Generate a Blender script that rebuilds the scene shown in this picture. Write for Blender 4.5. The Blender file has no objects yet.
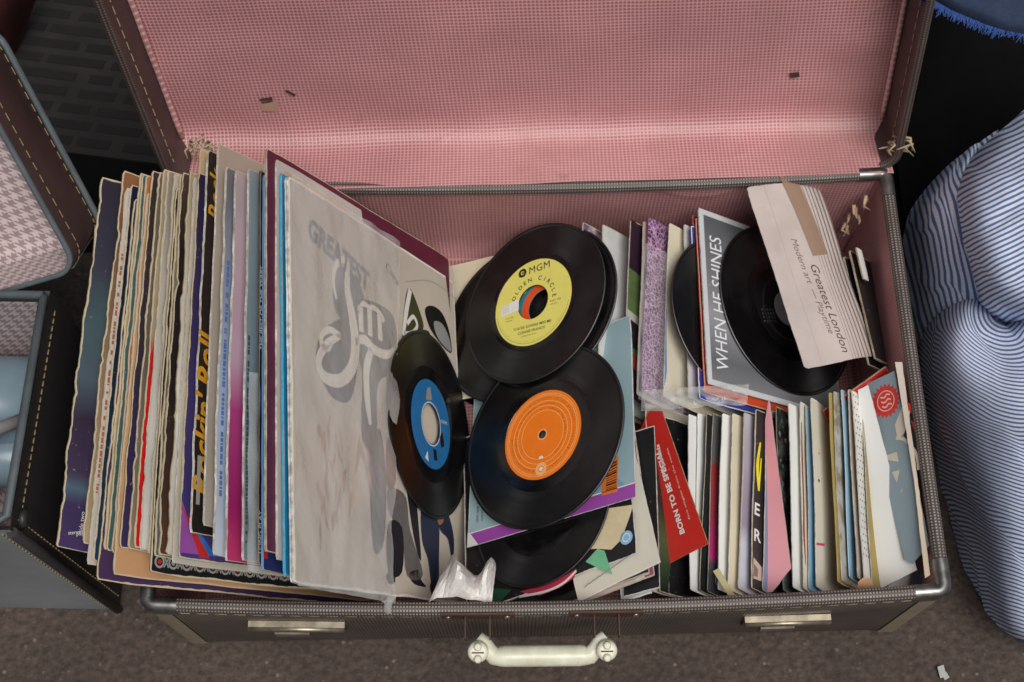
import bpy, math, random
from mathutils import Vector, Matrix, noise
from mathutils.geometry import tessellate_polygon
random.seed(7)
V = Vector
S = 0.01                       # everything below is in centimetres
scn = bpy.context.scene
col = scn.collection
rad = math.radians

# ------------------------------------------------------------------ camera
PITCH, ROLL, FPX, CH = rad(22.64), rad(-0.65), 1343.0, 125.8
_v = V((0, math.sin(PITCH), -math.cos(PITCH)))
_r = V((1, 0, 0)); _u = _r.cross(_v)
cR = _r*math.cos(ROLL) + _u*math.sin(ROLL)
cU = _u*math.cos(ROLL) - _r*math.sin(ROLL)
CAM = V((0, 0, CH))
def ray(px, py): return (_v + cR*((px-512)/FPX) - cU*((py-341)/FPX))
def at(px, py, z):             # measured picture point -> place at height z (cm)
    d = ray(px, py); return CAM + d*((z-CH)/d.z)
def on_plane(px, py, A, n):
    d = ray(px, py); return CAM + d*((A-CAM).dot(n)/d.dot(n))
def to_px(p):
    q = V(p)-CAM; d = q.dot(_v); return 512+FPX*q.dot(cR)/d, 341-FPX*q.dot(cU)/d
cam = bpy.data.cameras.new('camera'); cam_o = bpy.data.objects.new('camera', cam); col.objects.link(cam_o)
m = Matrix((cR, cU, -_v)).transposed().to_4x4(); m.translation = CAM*S
cam_o.matrix_world = m
cam.sensor_width = 36; cam.lens = FPX/1024*36; cam.clip_start = .01; cam.clip_end = 60
cam.dof.use_dof = True; cam.dof.focus_distance = 1.05; cam.dof.aperture_fstop = 13
scn.camera = cam_o

# ------------------------------------------------------------------ materials
def lin(c):
    def f(x):
        x /= 255.0
        return x/12.92 if x <= .04045 else ((x+.055)/1.055)**2.4
    return (f(c[0]), f(c[1]), f(c[2]), 1)
class NT:
    def __init__(s, name):
        s.m = bpy.data.materials.new(name); s.m.use_nodes = True
        s.t = s.m.node_tree; s.b = s.t.nodes['Principled BSDF']
    def n(s, typ, **kw):
        nd = s.t.nodes.new(typ)
        for k, v in kw.items(): setattr(nd, k, v)
        return nd
    def l(s, a, b): s.t.links.new(a, b)
    def _in(s, sock, v):
        if hasattr(v, 'is_linked'): s.l(v, sock)
        else: sock.default_value = v
    def math(s, op, a, b=0.0, c=None, clamp=False):
        nd = s.n('ShaderNodeMath', operation=op, use_clamp=clamp)
        s._in(nd.inputs[0], a); s._in(nd.inputs[1], b)
        if c is not None: s._in(nd.inputs[2], c)
        return nd.outputs[0]
    def noise(s, scale, detail=4, vec=None, rough=.6):
        nd = s.n('ShaderNodeTexNoise'); nd.inputs['Scale'].default_value = scale
        nd.inputs['Detail'].default_value = detail; nd.inputs['Roughness'].default_value = rough
        if vec is None: vec = s.obj()
        s.l(vec, nd.inputs['Vector']); return nd.outputs['Fac']
    def obj(s):
        if not hasattr(s, '_tc'): s._tc = s.n('ShaderNodeTexCoord')
        return s._tc.outputs['Object']
    def uv(s):
        s.obj(); sp = s.n('ShaderNodeSeparateXYZ'); s.l(s._tc.outputs['UV'], sp.inputs[0]); return sp.outputs[0], sp.outputs[1]
    def mix(s, f, a, b, mode='MIX'):
        nd = s.n('ShaderNodeMix', data_type='RGBA', blend_type=mode)
        s._in(nd.inputs[0], f); s._in(nd.inputs[6], a); s._in(nd.inputs[7], b); return nd.outputs[2]
    def ramp(s, f, stops, interp='LINEAR'):
        nd = s.n('ShaderNodeValToRGB'); r = nd.color_ramp; r.interpolation = interp
        while len(r.elements) < len(stops): r.elements.new(.5)
        for e, (p, c) in zip(r.elements, stops): e.position = p; e.color = c
        s.l(f, nd.inputs[0]); return nd.outputs[0]
    def bump(s, h, strength=.3, dist=.001):
        nd = s.n('ShaderNodeBump'); nd.inputs['Strength'].default_value = strength; nd.inputs['Distance'].default_value = dist
        s.l(h, nd.inputs['Height']); s.l(nd.outputs[0], s.b.inputs['Normal'])
    def base(s, c): s._in(s.b.inputs['Base Color'], c)
    def rough(s, v): s._in(s.b.inputs['Roughness'], v)
    def spec(s, v): s.b.inputs['Specular IOR Level'].default_value = v
def g(v): return (v, v, v, 1)

def plain(name, c, rough=.6, var=.15, scale=40, metal=0, spec=.4, bump=0):
    t = NT(name); nz = t.noise(scale)
    t.base(t.mix(t.ramp(nz, [(.3, g(1-var)), (.7, g(1))]), lin((0, 0, 0)), lin(c))) if False else t.base(t.mix(1.0, lin(c), t.ramp(nz, [(.3, g(1-var)), (.7, g(1))]), 'MULTIPLY'))
    t.rough(t.math('MULTIPLY_ADD', nz, .2, rough-.1)); t.spec(spec); t.b.inputs['Metallic'].default_value = metal
    if bump: t.bump(nz, bump)
    return t.m

CREAM = (192, 178, 148)
def cover(name, stops, wear=.012, wearcol=CREAM, rough=.42, dirt=.25, interp='LINEAR', alongv=False, wob=.05, mott=None):
    """printed sleeve: colours along the spine, scuffed and worn pale at its borders"""
    t = NT(name); u, v = t.uv()
    nz = t.noise(60, 5); nb = t.noise(9, 3)
    f = t.math('MULTIPLY_ADD', t.math('SUBTRACT', nb, .5), wob*2, v if alongv else u)
    if len(stops) == 1: c = lin(stops[0][1])
    else: c = t.ramp(f, [(p, lin(k)) for p, k in stops], interp)
    if mott: c = t.mix(t.ramp(t.noise(mott[1], 5), [(.45, g(0)), (.6, g(1))]), c, lin(mott[0]))
    c = t.mix(1.0, c, t.ramp(nb, [(.25, g(1-dirt)), (.7, g(1))]), 'MULTIPLY')
    d = t.math('MINIMUM', t.math('MINIMUM', u, t.math('SUBTRACT', 1.0, u)), t.math('MINIMUM', v, t.math('SUBTRACT', 1.0, v)))
    d = t.math('ADD', d, t.math('MULTIPLY', t.math('SUBTRACT', nz, .5), wear*2.4))
    w = t.math('LESS_THAN', d, wear)
    sc = t.ramp(t.noise(240, 2), [(.70, g(0)), (.76, g(.35))])
    c = t.mix(t.math('MAXIMUM', w, t.math('MULTIPLY', sc, 1.0)), c, lin(wearcol))
    t.base(c); t.rough(t.math('MULTIPLY_ADD', nz, .3, rough-.12)); t.spec(.4)
    t.bump(t.noise(25, 3), .12, .002)
    return t.m
def board(name, c=CREAM, dark=.5, brown=.5):
    """cut or worn edge of a card sleeve: two plies with a dark gap, yellowed and grubby"""
    t = NT(name); u, v = t.uv(); nz = t.noise(130, 4); nb = t.noise(18, 4); nl = t.noise(30, 5)
    a = t.math('ABSOLUTE', t.math('SUBTRACT', v, t.math('MULTIPLY_ADD', nb, .6, .2)))
    gap = t.ramp(a, [(.05, g(dark)), (.2, g(1))])
    cc = t.mix(t.ramp(nz, [(.35, g(0)), (.65, g(1))]), lin(tuple(int(k*.70) for k in c)), lin(c))
    cc = t.mix(t.math('MULTIPLY', t.ramp(nl, [(.5, g(0)), (.66, g(1))]), brown), cc, lin((110, 84, 62)))
    t.base(t.mix(1.0, cc, gap, 'MULTIPLY')); t.rough(.85); t.bump(nz, .6, .002)
    return t.m
def clear(name, c=(225, 222, 215), alpha=.25, rough=.18, bump=.6, scale=30):
    t = NT(name); nz = t.noise(scale, 4, rough=.5)
    t.base(lin(c)); t.rough(rough); t.spec(.6)
    t.b.inputs['Alpha'].default_value = alpha; t.bump(nz, bump, .006)
    return t.m

def woven(name, c1, c2, per=.16, rough=.5):
    t = NT(name); u, v = t.uv()
    a = t.math('SINE', t.math('MULTIPLY', u, 2*math.pi/per)); b = t.math('SINE', t.math('MULTIPLY', v, 2*math.pi/(per*.8)))
    w = t.math('MULTIPLY_ADD', t.math('MULTIPLY', a, b), .5, .5); h = t.math('MULTIPLY_ADD', a, .5, .5)
    nz = t.noise(14, 5)
    c = t.mix(t.math('MULTIPLY_ADD', w, .3, t.math('MULTIPLY', h, .5)), lin(c1), lin(c2))
    c = t.mix(1.0, c, t.ramp(nz, [(.25, g(.6)), (.7, g(1.05))]), 'MULTIPLY')
    t.base(c); t.rough(rough); t.bump(h, .35, .0008); return t.m
def dotted(name, cb, cd, per=.36, rows=3):
    t = NT(name); u, v = t.uv()
    a = t.math('ABSOLUTE', t.math('SUBTRACT', t.math('FRACT', t.math('DIVIDE', u, per)), .5))
    b = t.math('ABSOLUTE', t.math('SUBTRACT', t.math('FRACT', t.math('MULTIPLY', v, rows)), .5))
    d = t.math('MULTIPLY', t.math('LESS_THAN', a, .27), t.math('LESS_THAN', b, .24))
    nz = t.noise(22, 4)
    c = t.mix(t.math('MULTIPLY', d, t.ramp(nz, [(.3, g(.55)), (.6, g(1))])), lin(cb), lin(cd))
    t.base(c); t.rough(.5); t.bump(d, .5, .001); return t.m
def pink_check(name, c1=(198, 130, 128), c2=(134, 74, 78), c3=(212, 160, 155), per=.38):
    t = NT(name); u, v = t.uv()
    def line(x, w):
        return t.math('ABSOLUTE', t.math('SUBTRACT', t.math('FRACT', t.math('DIVIDE', x, per)), .5))
    wob = t.math('MULTIPLY', t.noise(20, 2), .12)
    a = t.ramp(line(t.math('ADD', u, wob), 0), [(.10, g(0)), (.30, g(1))]); b = t.ramp(line(t.math('ADD', v, wob), 0), [(.10, g(0)), (.30, g(1))])
    ab = t.math('MULTIPLY', a, b)
    s_ = t.math('MULTIPLY', t.math('ADD', a, b), .5)
    c = t.mix(t.math('MULTIPLY', s_, .85), lin(c3), lin(c1)); c = t.mix(t.math('MULTIPLY', ab, .75), c, lin(c2))
    nz = t.noise(6, 5); big = t.noise(2.5, 3)
    c = t.mix(1.0, c, t.ramp(nz, [(.3, g(.80)), (.65, g(1.04))]), 'MULTIPLY')
    c = t.mix(t.ramp(big, [(.5, g(0)), (.72, g(.22))]), c, lin((236, 196, 190)))
    st = t.noise(28, 3); c = t.mix(t.ramp(st, [(.66, g(0)), (.76, g(.35))]), c, lin((120, 84, 70))); st2 = t.noise(5, 6); c = t.mix(t.ramp(st2, [(.56, g(0)), (.66, g(.28))]), c, lin((140, 92, 84)))
    t.base(c); t.rough(t.math('MULTIPLY_ADD', nz, .25, .27)); t.spec(.5); 
    cr = t.ramp(t.math('ABSOLUTE', t.math('SUBTRACT', t.noise(4.5, 2), .5)), [(0, g(1)), (.02, g(0))]); cm = t.ramp(t.noise(3, 1), [(.5, g(0)), (.6, g(1))])
    t.bump(t.math('ADD', t.math('ADD', s_, t.math('MULTIPLY', t.noise(9, 3), 3.0)), t.math('MULTIPLY', t.math('MULTIPLY', cr, cm), 2.2)), .24, .002); return t.m
def houndstooth(name, c1, c2, per=1.15):
    t = NT(name); u, v = t.uv()
    x = t.math('FRACT', t.math('DIVIDE', u, per)); y = t.math('FRACT', t.math('DIVIDE', v, per))
    a = t.math('LESS_THAN', x, .5); b = t.math('LESS_THAN', y, .5)
    same = t.math('COMPARE', a, b, .1)
    tw = t.math('LESS_THAN', t.math('FRACT', t.math('MULTIPLY', t.math('ADD', x, y), 2.0)), .5)
    f = t.math('ADD', t.math('MULTIPLY', same, a), t.math('MULTIPLY', t.math('SUBTRACT', 1.0, same), tw))
    nz = t.noise(12, 4)
    c = t.mix(f, lin(c1), lin(c2)); c = t.mix(1.0, c, t.ramp(nz, [(.3, g(.85)), (.65, g(1))]), 'MULTIPLY')
    t.base(c); t.rough(.4); return t.m
def leather(name, c, rough=.45, scale=160, var=.3):
    t = NT(name); nz = t.noise(scale, 3); nb = t.noise(7, 4)
    t.base(t.mix(1.0, lin(c), t.ramp(nb, [(.3, g(1-var)), (.7, g(1.1))]), 'MULTIPLY')); t.rough(rough); t.bump(nz, .35, .0008); return t.m
def vinyl():
    t = NT('vinyl'); sp = t.n('ShaderNodeSeparateXYZ'); t.l(t.obj(), sp.inputs[0])
    r = t.math('SQRT', t.math('ADD', t.math('POWER', sp.outputs[0], 2.0), t.math('POWER', sp.outputs[1], 2.0)))
    nd = t.n('ShaderNodeTexNoise', noise_dimensions='1D'); nd.inputs['Scale'].default_value = 900; nd.inputs['Detail'].default_value = 3
    t.l(r, nd.inputs['W'])
    nd2 = t.n('ShaderNodeTexNoise', noise_dimensions='1D'); nd2.inputs['Scale'].default_value = 130; nd2.inputs['Detail'].default_value = 2
    t.l(r, nd2.inputs['W'])
    groove = t.math('GREATER_THAN', r, .0535)
    dust = t.ramp(t.noise(500, 2), [(.68, g(0)), (.8, g(.05))])
    smear = t.ramp(t.noise(22, 4), [(.45, g(0)), (.75, g(.008))])
    t.base(t.mix(1.0, t.mix(1.0, lin((9, 9, 10)), dust, 'ADD'), smear, 'ADD'))
    t.rough(t.math('ADD', t.math('MULTIPLY_ADD', groove, .14, .14), t.math('MULTIPLY', nd2.outputs['Fac'], .12)))
    tg = t.n('ShaderNodeTangent', direction_type='RADIAL', axis='Z')
    t.l(tg.outputs[0], t.b.inputs['Tangent']); t._in(t.b.inputs['Anisotropic'], t.math('MULTIPLY', groove, .9))
    t.spec(.65); t.bump(t.math('MULTIPLY', nd.outputs['Fac'], groove), .12, .0004); return t.m
VINYL = vinyl()
M = {}
def P(key, *a, **k):
    if key not in M: M[key] = plain(key, *a, **k)
    return M[key]
BOARD = board('worn_card_edge'); BOARDW = board('white_card_edge', (228, 226, 220), .6); BOARDT = board('tan_card_edge', (205, 180, 140))
BOARDB = board('dark_card_edge', (92, 84, 78)); PAPER_E = board('paper_edge', (222, 220, 214), .75)

EDGES = [BOARD, board('yellowed_card_edge', (184, 162, 118), .3, .7), board('grubby_card_edge', (150, 132, 106), .25, .8), board('split_card_edge', (206, 198, 182), .1, .4), board('brown_card_edge', (122, 100, 76), .3, .7)]
# ------------------------------------------------------------------ mesh builder
class MB:
    def __init__(s): s.v = []; s.f = []; s.mi = []; s.uv = []; s.mats = []; s.sm = []
    def slot(s, m):
        if m not in s.mats: s.mats.append(m)
        return s.mats.index(m)
    def face(s, pts, m, uvs=None, smooth=False):
        i = len(s.v); s.v += [V(p) for p in pts]; s.f.append(tuple(range(i, i+len(pts)))); s.mi.append(s.slot(m)); s.sm.append(smooth)
        s.uv.append(uvs or [(0, 0)]*len(pts))
    def grid(s, fn, nu, nv, m, uvf=None, smooth=True, flip=False, wrap=False):
        base = len(s.v)
        for j in range(nv+1):
            for i in range(nu+1): s.v.append(V(fn(i/nu, j/nv)))
        k = s.slot(m)
        for j in range(nv):
            for i in range(nu):
                ids = [(i, j), (i+1, j), (i+1, j+1), (i, j+1)]
                if flip: ids.reverse()
                s.f.append(tuple(base + b*(nu+1)+a for a, b in ids)); s.mi.append(k); s.sm.append(smooth)
                s.uv.append([(uvf(a/nu, b/nv) if uvf else (a/nu, b/nv)) for a, b in ids])
    def box(s, c, ax, ay, az, m, bev=0):
        c = V(c); ax, ay, az = V(ax), V(ay), V(az)
        p = lambda i, j, k: c+ax*i+ay*j+az*k
        for q in ([(-1,-1,-1),(-1,1,-1),(1,1,-1),(1,-1,-1)], [(-1,-1,1),(1,-1,1),(1,1,1),(-1,1,1)], [(-1,-1,-1),(1,-1,-1),(1,-1,1),(-1,-1,1)],
                  [(1,-1,-1),(1,1,-1),(1,1,1),(1,-1,1)], [(1,1,-1),(-1,1,-1),(-1,1,1),(1,1,1)], [(-1,1,-1),(-1,-1,-1),(-1,-1,1),(-1,1,1)]):
            s.face([p(*k) for k in q], m, [(0,0),(1,0),(1,1),(0,1)])
    def tube(s, pts, r, m, n=8, caps=True):
        pts = [V(p) for p in pts]; N = len(pts); rs = r if isinstance(r, (list, tuple)) else [r]*N
        base = len(s.v); k = s.slot(m); up = None; L = 0
        for i, p in enumerate(pts):
            d = (pts[min(i+1, N-1)]-pts[max(i-1, 0)]).normalized()
            if up is None: up = d.orthogonal().normalized()
            up = (up - d*up.dot(d)).normalized(); b = d.cross(up)
            for a in range(n):
                t = 2*math.pi*a/n; s.v.append(p + (up*math.cos(t)+b*math.sin(t))*rs[i])
        for i in range(N-1):
            for a in range(n):
                a2 = (a+1) % n
                s.f.append((base+i*n+a, base+i*n+a2, base+(i+1)*n+a2, base+(i+1)*n+a)); s.mi.append(k); s.sm.append(True)
                s.uv.append([(i, a/n), (i, (a+1)/n), (i+1, (a+1)/n), (i+1, a/n)])
        if caps:
            for i0, rev in ((0, True), (N-1, False)):
                ids = [base+i0*n+a for a in range(n)]
                if rev: ids.reverse()
                s.f.append(tuple(ids)); s.mi.append(k); s.sm.append(False); s.uv.append([(0, 0)]*n)
    def loft(s, path, prof, m, closed=True, uv0=0.0, smooth=True):
        """path: list of (point, outward, up); prof: list of (inward offset, height)"""
        pl = list(path) + ([path[0]] if closed else [])
        base = len(s.v); k = s.slot(m); np_ = len(prof); L = [uv0]
        for i in range(1, len(pl)): L.append(L[-1]+(pl[i][0]-pl[i-1][0]).length)
        W = [0.0]
        for i in range(1, np_): W.append(W[-1]+math.hypot(prof[i][0]-prof[i-1][0], prof[i][1]-prof[i-1][1]))
        for p, o, up in pl:
            for a, h in prof: s.v.append(p - o*a + up*h)
        for i in range(len(pl)-1):
            for j in range(np_-1):
                s.f.append((base+i*np_+j, base+(i+1)*np_+j, base+(i+1)*np_+j+1, base+i*np_+j+1)); s.mi.append(k); s.sm.append(smooth)
                s.uv.append([(L[i], W[j]), (L[i+1], W[j]), (L[i+1], W[j+1]), (L[i], W[j+1])])
        return W[-1]
    def build(s, name, parent=None, origin=None, frame=None):
        if not s.v: return None
        if frame is not None:                       # vertices already local to frame
            vs = [tuple(p*S) for p in s.v]
        else:
            if origin is None: origin = sum(s.v, V((0,0,0)))/len(s.v); origin.z = min(p.z for p in s.v)
            vs = [tuple((p-origin)*S) for p in s.v]
        me = bpy.data.meshes.new(name); me.from_pydata(vs, [], s.f)
        for mt in s.mats: me.materials.append(mt)
        me.polygons.foreach_set('material_index', s.mi); me.polygons.foreach_set('use_smooth', s.sm)
        ul = me.uv_layers.new(name='UVMap'); flat = []
        for q in s.uv:
            for a, b in q: flat += [a, b]
        ul.data.foreach_set('uv', flat); me.update()
        o = bpy.data.objects.new(name, me); col.objects.link(o)
        if frame is not None:
            o.matrix_world = frame
            if parent: o.parent = parent; o.matrix_parent_inverse = Matrix(); o.matrix_basis = PW(parent).inverted() @ frame
        else:
            w = Matrix.Translation(origin*S)
            if parent: o.parent = parent; o.matrix_basis = PW(parent).inverted() @ w
            else: o.matrix_basis = w
        return o
def PW(o):
    return (PW(o.parent) @ o.matrix_basis) if o.parent else o.matrix_basis.copy()
def tag(o, label=None, cat=None, group=None, kind=None):
    if label: o['label'] = label
    if cat: o['category'] = cat
    if group: o['group'] = group
    if kind: o['kind'] = kind
    return o
def empty(name, loc, label, cat, group=None, frame=None):
    o = bpy.data.objects.new(name, None); col.objects.link(o); o.empty_display_size = .02
    o.matrix_basis = frame if frame is not None else Matrix.Translation(V(loc)*S)
    return tag(o, label, cat, group)

_tc = {}
def text2d(txt, bold=0.0, shear=0.0, space=1.0):
    key = (txt, bold, shear, space)
    if key in _tc: return _tc[key]
    cu = bpy.data.curves.new('t', 'FONT'); cu.body = txt; cu.size = 1; cu.resolution_u = 3; cu.offset = bold; cu.shear = shear; cu.space_character = space
    o = bpy.data.objects.new('t', cu); col.objects.link(o)
    dg = bpy.context.evaluated_depsgraph_get(); dg.update()
    me = bpy.data.meshes.new_from_object(o.evaluated_get(dg))
    vs = [(p.co.x, p.co.y) for p in me.vertices]; fs = [tuple(p.vertices) for p in me.polygons]
    bpy.data.objects.remove(o); bpy.data.curves.remove(cu); bpy.data.meshes.remove(me)
    w = max([p[0] for p in vs], default=0)
    _tc[key] = (vs, fs, w); return _tc[key]

class Art:
    """flat printing on a face: u, v in cm from corner A"""
    def __init__(s, mb, A, eu, ev, lift=.02, warp=None):
        s.mb = mb; s.A = V(A); s.eu = V(eu); s.ev = V(ev); s.n = s.eu.cross(s.ev); s.h = lift; s.warp = warp
    def pt(s, u, v, h=0): return s.A + s.eu*u + s.ev*v + s.n*(s.h+h+(s.warp(u, v) if s.warp else 0))
    def px(s, x, y):
        q = on_plane(x, y, s.A, s.n)-s.A; return (q.dot(s.eu), q.dot(s.ev))
    def poly(s, pts, m, h=0, px=False):
        if px: pts = [s.px(*p) for p in pts]
        tri = tessellate_polygon([[V((a, b, 0)) for a, b in pts]])
        for t in tri:
            q = [pts[i] for i in t]
            ar = (q[1][0]-q[0][0])*(q[2][1]-q[0][1])-(q[1][1]-q[0][1])*(q[2][0]-q[0][0])
            if ar < 0: q.reverse()
            s.mb.face([s.pt(a, b, h) for a, b in q], m, q)
    def ring(s, c, r0, r1, m, h=0, a0=0, a1=360, n=48, px=False):
        if px: c = s.px(*c)
        for i in range(n):
            t0, t1 = rad(a0+(a1-a0)*i/n), rad(a0+(a1-a0)*(i+1)/n)
            q = [(r0, t0), (r1, t0), (r1, t1), (r0, t1)]
            if r0 == 0: q = q[1:3] + [(0, 0)]
            q = [(c[0]+r*math.cos(t), c[1]+r*math.sin(t)) for r, t in q]
            s.mb.face([s.pt(a, b, h) for a, b in q], m, q)
    def stroke(s, pts, w, m, h=0, px=False, sub=6):
        if px: pts = [s.px(*p) for p in pts]
        pts = [V((a, b)) for a, b in pts]
        P_ = []
        for i in range(len(pts)-1):
            p0, p1, p2, p3 = pts[max(i-1, 0)], pts[i], pts[i+1], pts[min(i+2, len(pts)-1)]
            for k in range(sub):
                t = k/sub; P_.append(.5*((2*p1)+(p2-p0)*t+(2*p0-5*p1+4*p2-p3)*t*t+(3*p1-p0-3*p2+p3)*t**3))
        P_.append(pts[-1]); N = len(P_)
        ws = w if isinstance(w, (list, tuple)) else [w]
        def wd(i): 
            x = i/(N-1)*(len(ws)-1); k = min(int(x), len(ws)-1); k2 = min(k+1, len(ws)-1); return ws[k]+(ws[k2]-ws[k])*(x-k)
        E_ = []
        for i, p in enumerate(P_):
            d = P_[min(i+1, N-1)]-P_[max(i-1, 0)]; d = d.normalized() if d.length else V((1, 0)); nn = V((-d.y, d.x)); E_.append((p-nn*wd(i)/2, p+nn*wd(i)/2))
        for i in range(N-1):
            q = [E_[i][0], E_[i+1][0], E_[i+1][1], E_[i][1]]
            s.mb.face([s.pt(a.x, a.y, h) for a in q], m, [tuple(a) for a in q])
    def text(s, txt, pos, size, d, m, h=0, px=False, px2=None, bold=.0, shear=0, space=1.0, stretch=1.0):
        """d: reading direction in (u,v); with px2 the text runs from pos to px2 in the picture"""
        vs, fs, w = text2d(txt, bold, shear, space)
        if px:
            a = V(s.px(*pos)); b = V(s.px(*px2)); dd = b-a; L = dd.length; d = dd/L; sx = L/max(w, .01); pos = a
            sy = size
        else:
            d = V(d).normalized(); sx = size*stretch; sy = size; pos = V(pos)
        up = V((-d.y, d.x))
        k = s.mb.slot(m); base = len(s.mb.v); uvs = []
        for x, y in vs:
            q = pos + d*(x*sx) + up*(y*sy); uvs.append((q.x, q.y)); s.mb.v.append(s.pt(q.x, q.y, h))
        for f in fs:
            s.mb.f.append(tuple(base+i for i in f)); s.mb.mi.append(k); s.mb.sm.append(False); s.mb.uv.append([uvs[i] for i in f])

def slab(mb, A, eu, ev, W, H, th, mf, me, mbk=None, jit=.05, warp=None, nu=72, nv=10, seed=0, edges='tblr'):
    A, eu, ev = V(A), V(eu), V(ev); n = eu.cross(ev)
    rs = random.Random(seed)
    ph = [rs.random()*50 for _ in range(4)]
    def jt(k, x): return jit*(noise.noise(V((x*.35, ph[k], 0)))*1.4+noise.noise(V((x*1.9, ph[k]+9, 0)))*.25+noise.noise(V((x*6.5, ph[k]+3, 0)))*.55+max(0, noise.noise(V((x*1.1, ph[k]+21, 0)))-.25)*-2.2)
    def pos(a, b, side):
        u, v = a*W, b*H
        du = dv = 0
        if b == 0: dv = -jt(0, u)
        if b == 1: dv = jt(1, u)
        if a == 0: du = -jt(2, v)
        if a == 1: du = jt(3, v)
        w = warp(u, v) if warp else 0
        # slightly rounded corners
        c = .13*min(1, W/20)
        if a in (0, 1) and b in (0, 1): du += c if a == 0 else -c; dv += c if b == 0 else -c
        return A + eu*(u+du) + ev*(v+dv) + n*(side*th/2 + w)
    mb.grid(lambda a, b: pos(a, b, 1), nu, nv, mf, smooth=True)
    mb.grid(lambda a, b: pos(a, b, -1), nu, nv, mbk or mf, smooth=True, flip=True)
    for e, f, flip in (('t', lambda a, b: pos(a, 0, 1-2*b), True), ('b', lambda a, b: pos(a, 1, 1-2*b), False)):
        mb.grid(lambda a, b, f=f: f(a, b), nu, 1, me, smooth=False, flip=flip)
    for a0, flip in ((0, False), (1, True)):
        mb.grid(lambda a, b, a0=a0: pos(a0, a, 1-2*b), nv, 1, me, smooth=False, flip=flip)

def lpsleeve(name, label, A, eu, ev, W, H, th, mf, me=None, cat='record sleeve', group=None, art=None, jit=.05, warp=None, seed=None, parts=None, mbk=None, nv=10):
    mb = MB(); me = me or BOARD
    seed = seed if seed is not None else hash(label) % 9999 if False else sum(map(ord, label)) % 9973
    slab(mb, A, eu, ev, W, H, th, mf, me, mbk, jit, warp, seed=seed, nv=nv)
    if art: art(Art(mb, A, eu, ev, th/2+.025, warp))
    if parts:
        root = empty(name, A+V(eu)*W*.5+V(ev)*H, label, cat, group)
        o = mb.build('sleeve', root); parts(root); return root
    o = mb.build(name, None, V(A)+V(eu)*W*.5+V(ev)*H); tag(o, label, cat, group); return o

def record(name, label, center, n, up, R=8.75, label_r=4.3, hole=.37, lab=None, art=None, group=None, cat='vinyl record', th=.16, sc=1.0):
    """disc lying in the plane with normal n; 'up' is the label's upward direction"""
    n = V(n).normalized(); up = (V(up)-n*V(up).dot(n)).normalized(); rt = up.cross(n)
    fr = (Matrix((rt, up, n)).transposed()*sc).to_4x4(); fr.translation = V(center)*S
    root = empty(name, None, label, cat, group, frame=fr)
    mb = MB(); N = 96
    prof = [(hole, .0), (label_r, .0), (label_r+.02, .02), (max(5.3, label_r+.55), .0), (max(5.36, label_r+.61), -.015), (R-.35, -.015), (R-.22, .05), (R-.06, .05), (R, 0), (R, -th*.7), (R-.06, -th), (hole, -th), (hole, 0)]
    mb.grid(lambda a, b: (lambda p, t: V((p[0]*math.cos(t), p[0]*math.sin(t), p[1])))(prof[min(int(round(b*(len(prof)-1))), len(prof)-1)], 2*math.pi*a), N, len(prof)-1, VINYL, smooth=False, flip=True)
    for i in range(len(mb.sm)): mb.sm[i] = True
    d = mb.build('disc', root, frame=fr)
    for p in d.data.polygons: p.use_smooth = True
    mod = d.modifiers.new('split', 'EDGE_SPLIT'); mod.split_angle = rad(25)
    if lab:
        lb = MB(); ar = Art(lb, V((0, 0, .012)), V((1, 0, 0)), V((0, 1, 0)), 0)
        ar.ring((0, 0), hole+.02, label_r-.03, lab, n=64)
        ar.h = .012
        if art: art(ar)
        lb.build('record_label', root, frame=fr)
    return root

# ================================================================== world and light
w = bpy.data.worlds.new('World'); scn.world = w; w.use_nodes = True
wt = w.node_tree; sky = wt.nodes.new('ShaderNodeTexSky'); sky.sky_type = 'NISHITA'; sky.sun_disc = False
SUN_EL, SUN_AZ = rad(70), rad(150)            # sun behind the camera, a little to the left
sky.sun_elevation = SUN_EL; sky.sun_rotation = SUN_AZ; sky.dust_density = 7; sky.air_density = 1.0; sky.ozone_density = 1.0
hs = wt.nodes.new('ShaderNodeHueSaturation'); hs.inputs['Saturation'].default_value = .6      # hazy, overcast sky
wt.links.new(sky.outputs[0], hs.inputs['Color']); wt.links.new(hs.outputs[0], wt.nodes['Background'].inputs[0]); wt.nodes['Background'].inputs[1].default_value = .052
sl = bpy.data.lights.new('sun', 'SUN'); sl.energy = 2.35; sl.angle = rad(35); sl.color = (1, .98, .945)
so = bpy.data.objects.new('sun', sl); col.objects.link(so)
sd = V((math.sin(SUN_AZ)*math.cos(SUN_EL), math.cos(SUN_AZ)*math.cos(SUN_EL), math.sin(SUN_EL)))
so.rotation_euler = sd.to_track_quat('Z', 'Y').to_euler(); so.location = sd*3
scn.view_settings.view_transform = 'Standard'; scn.view_settings.look = 'None'; scn.view_settings.exposure = 0; scn.view_settings.gamma = 1

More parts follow.
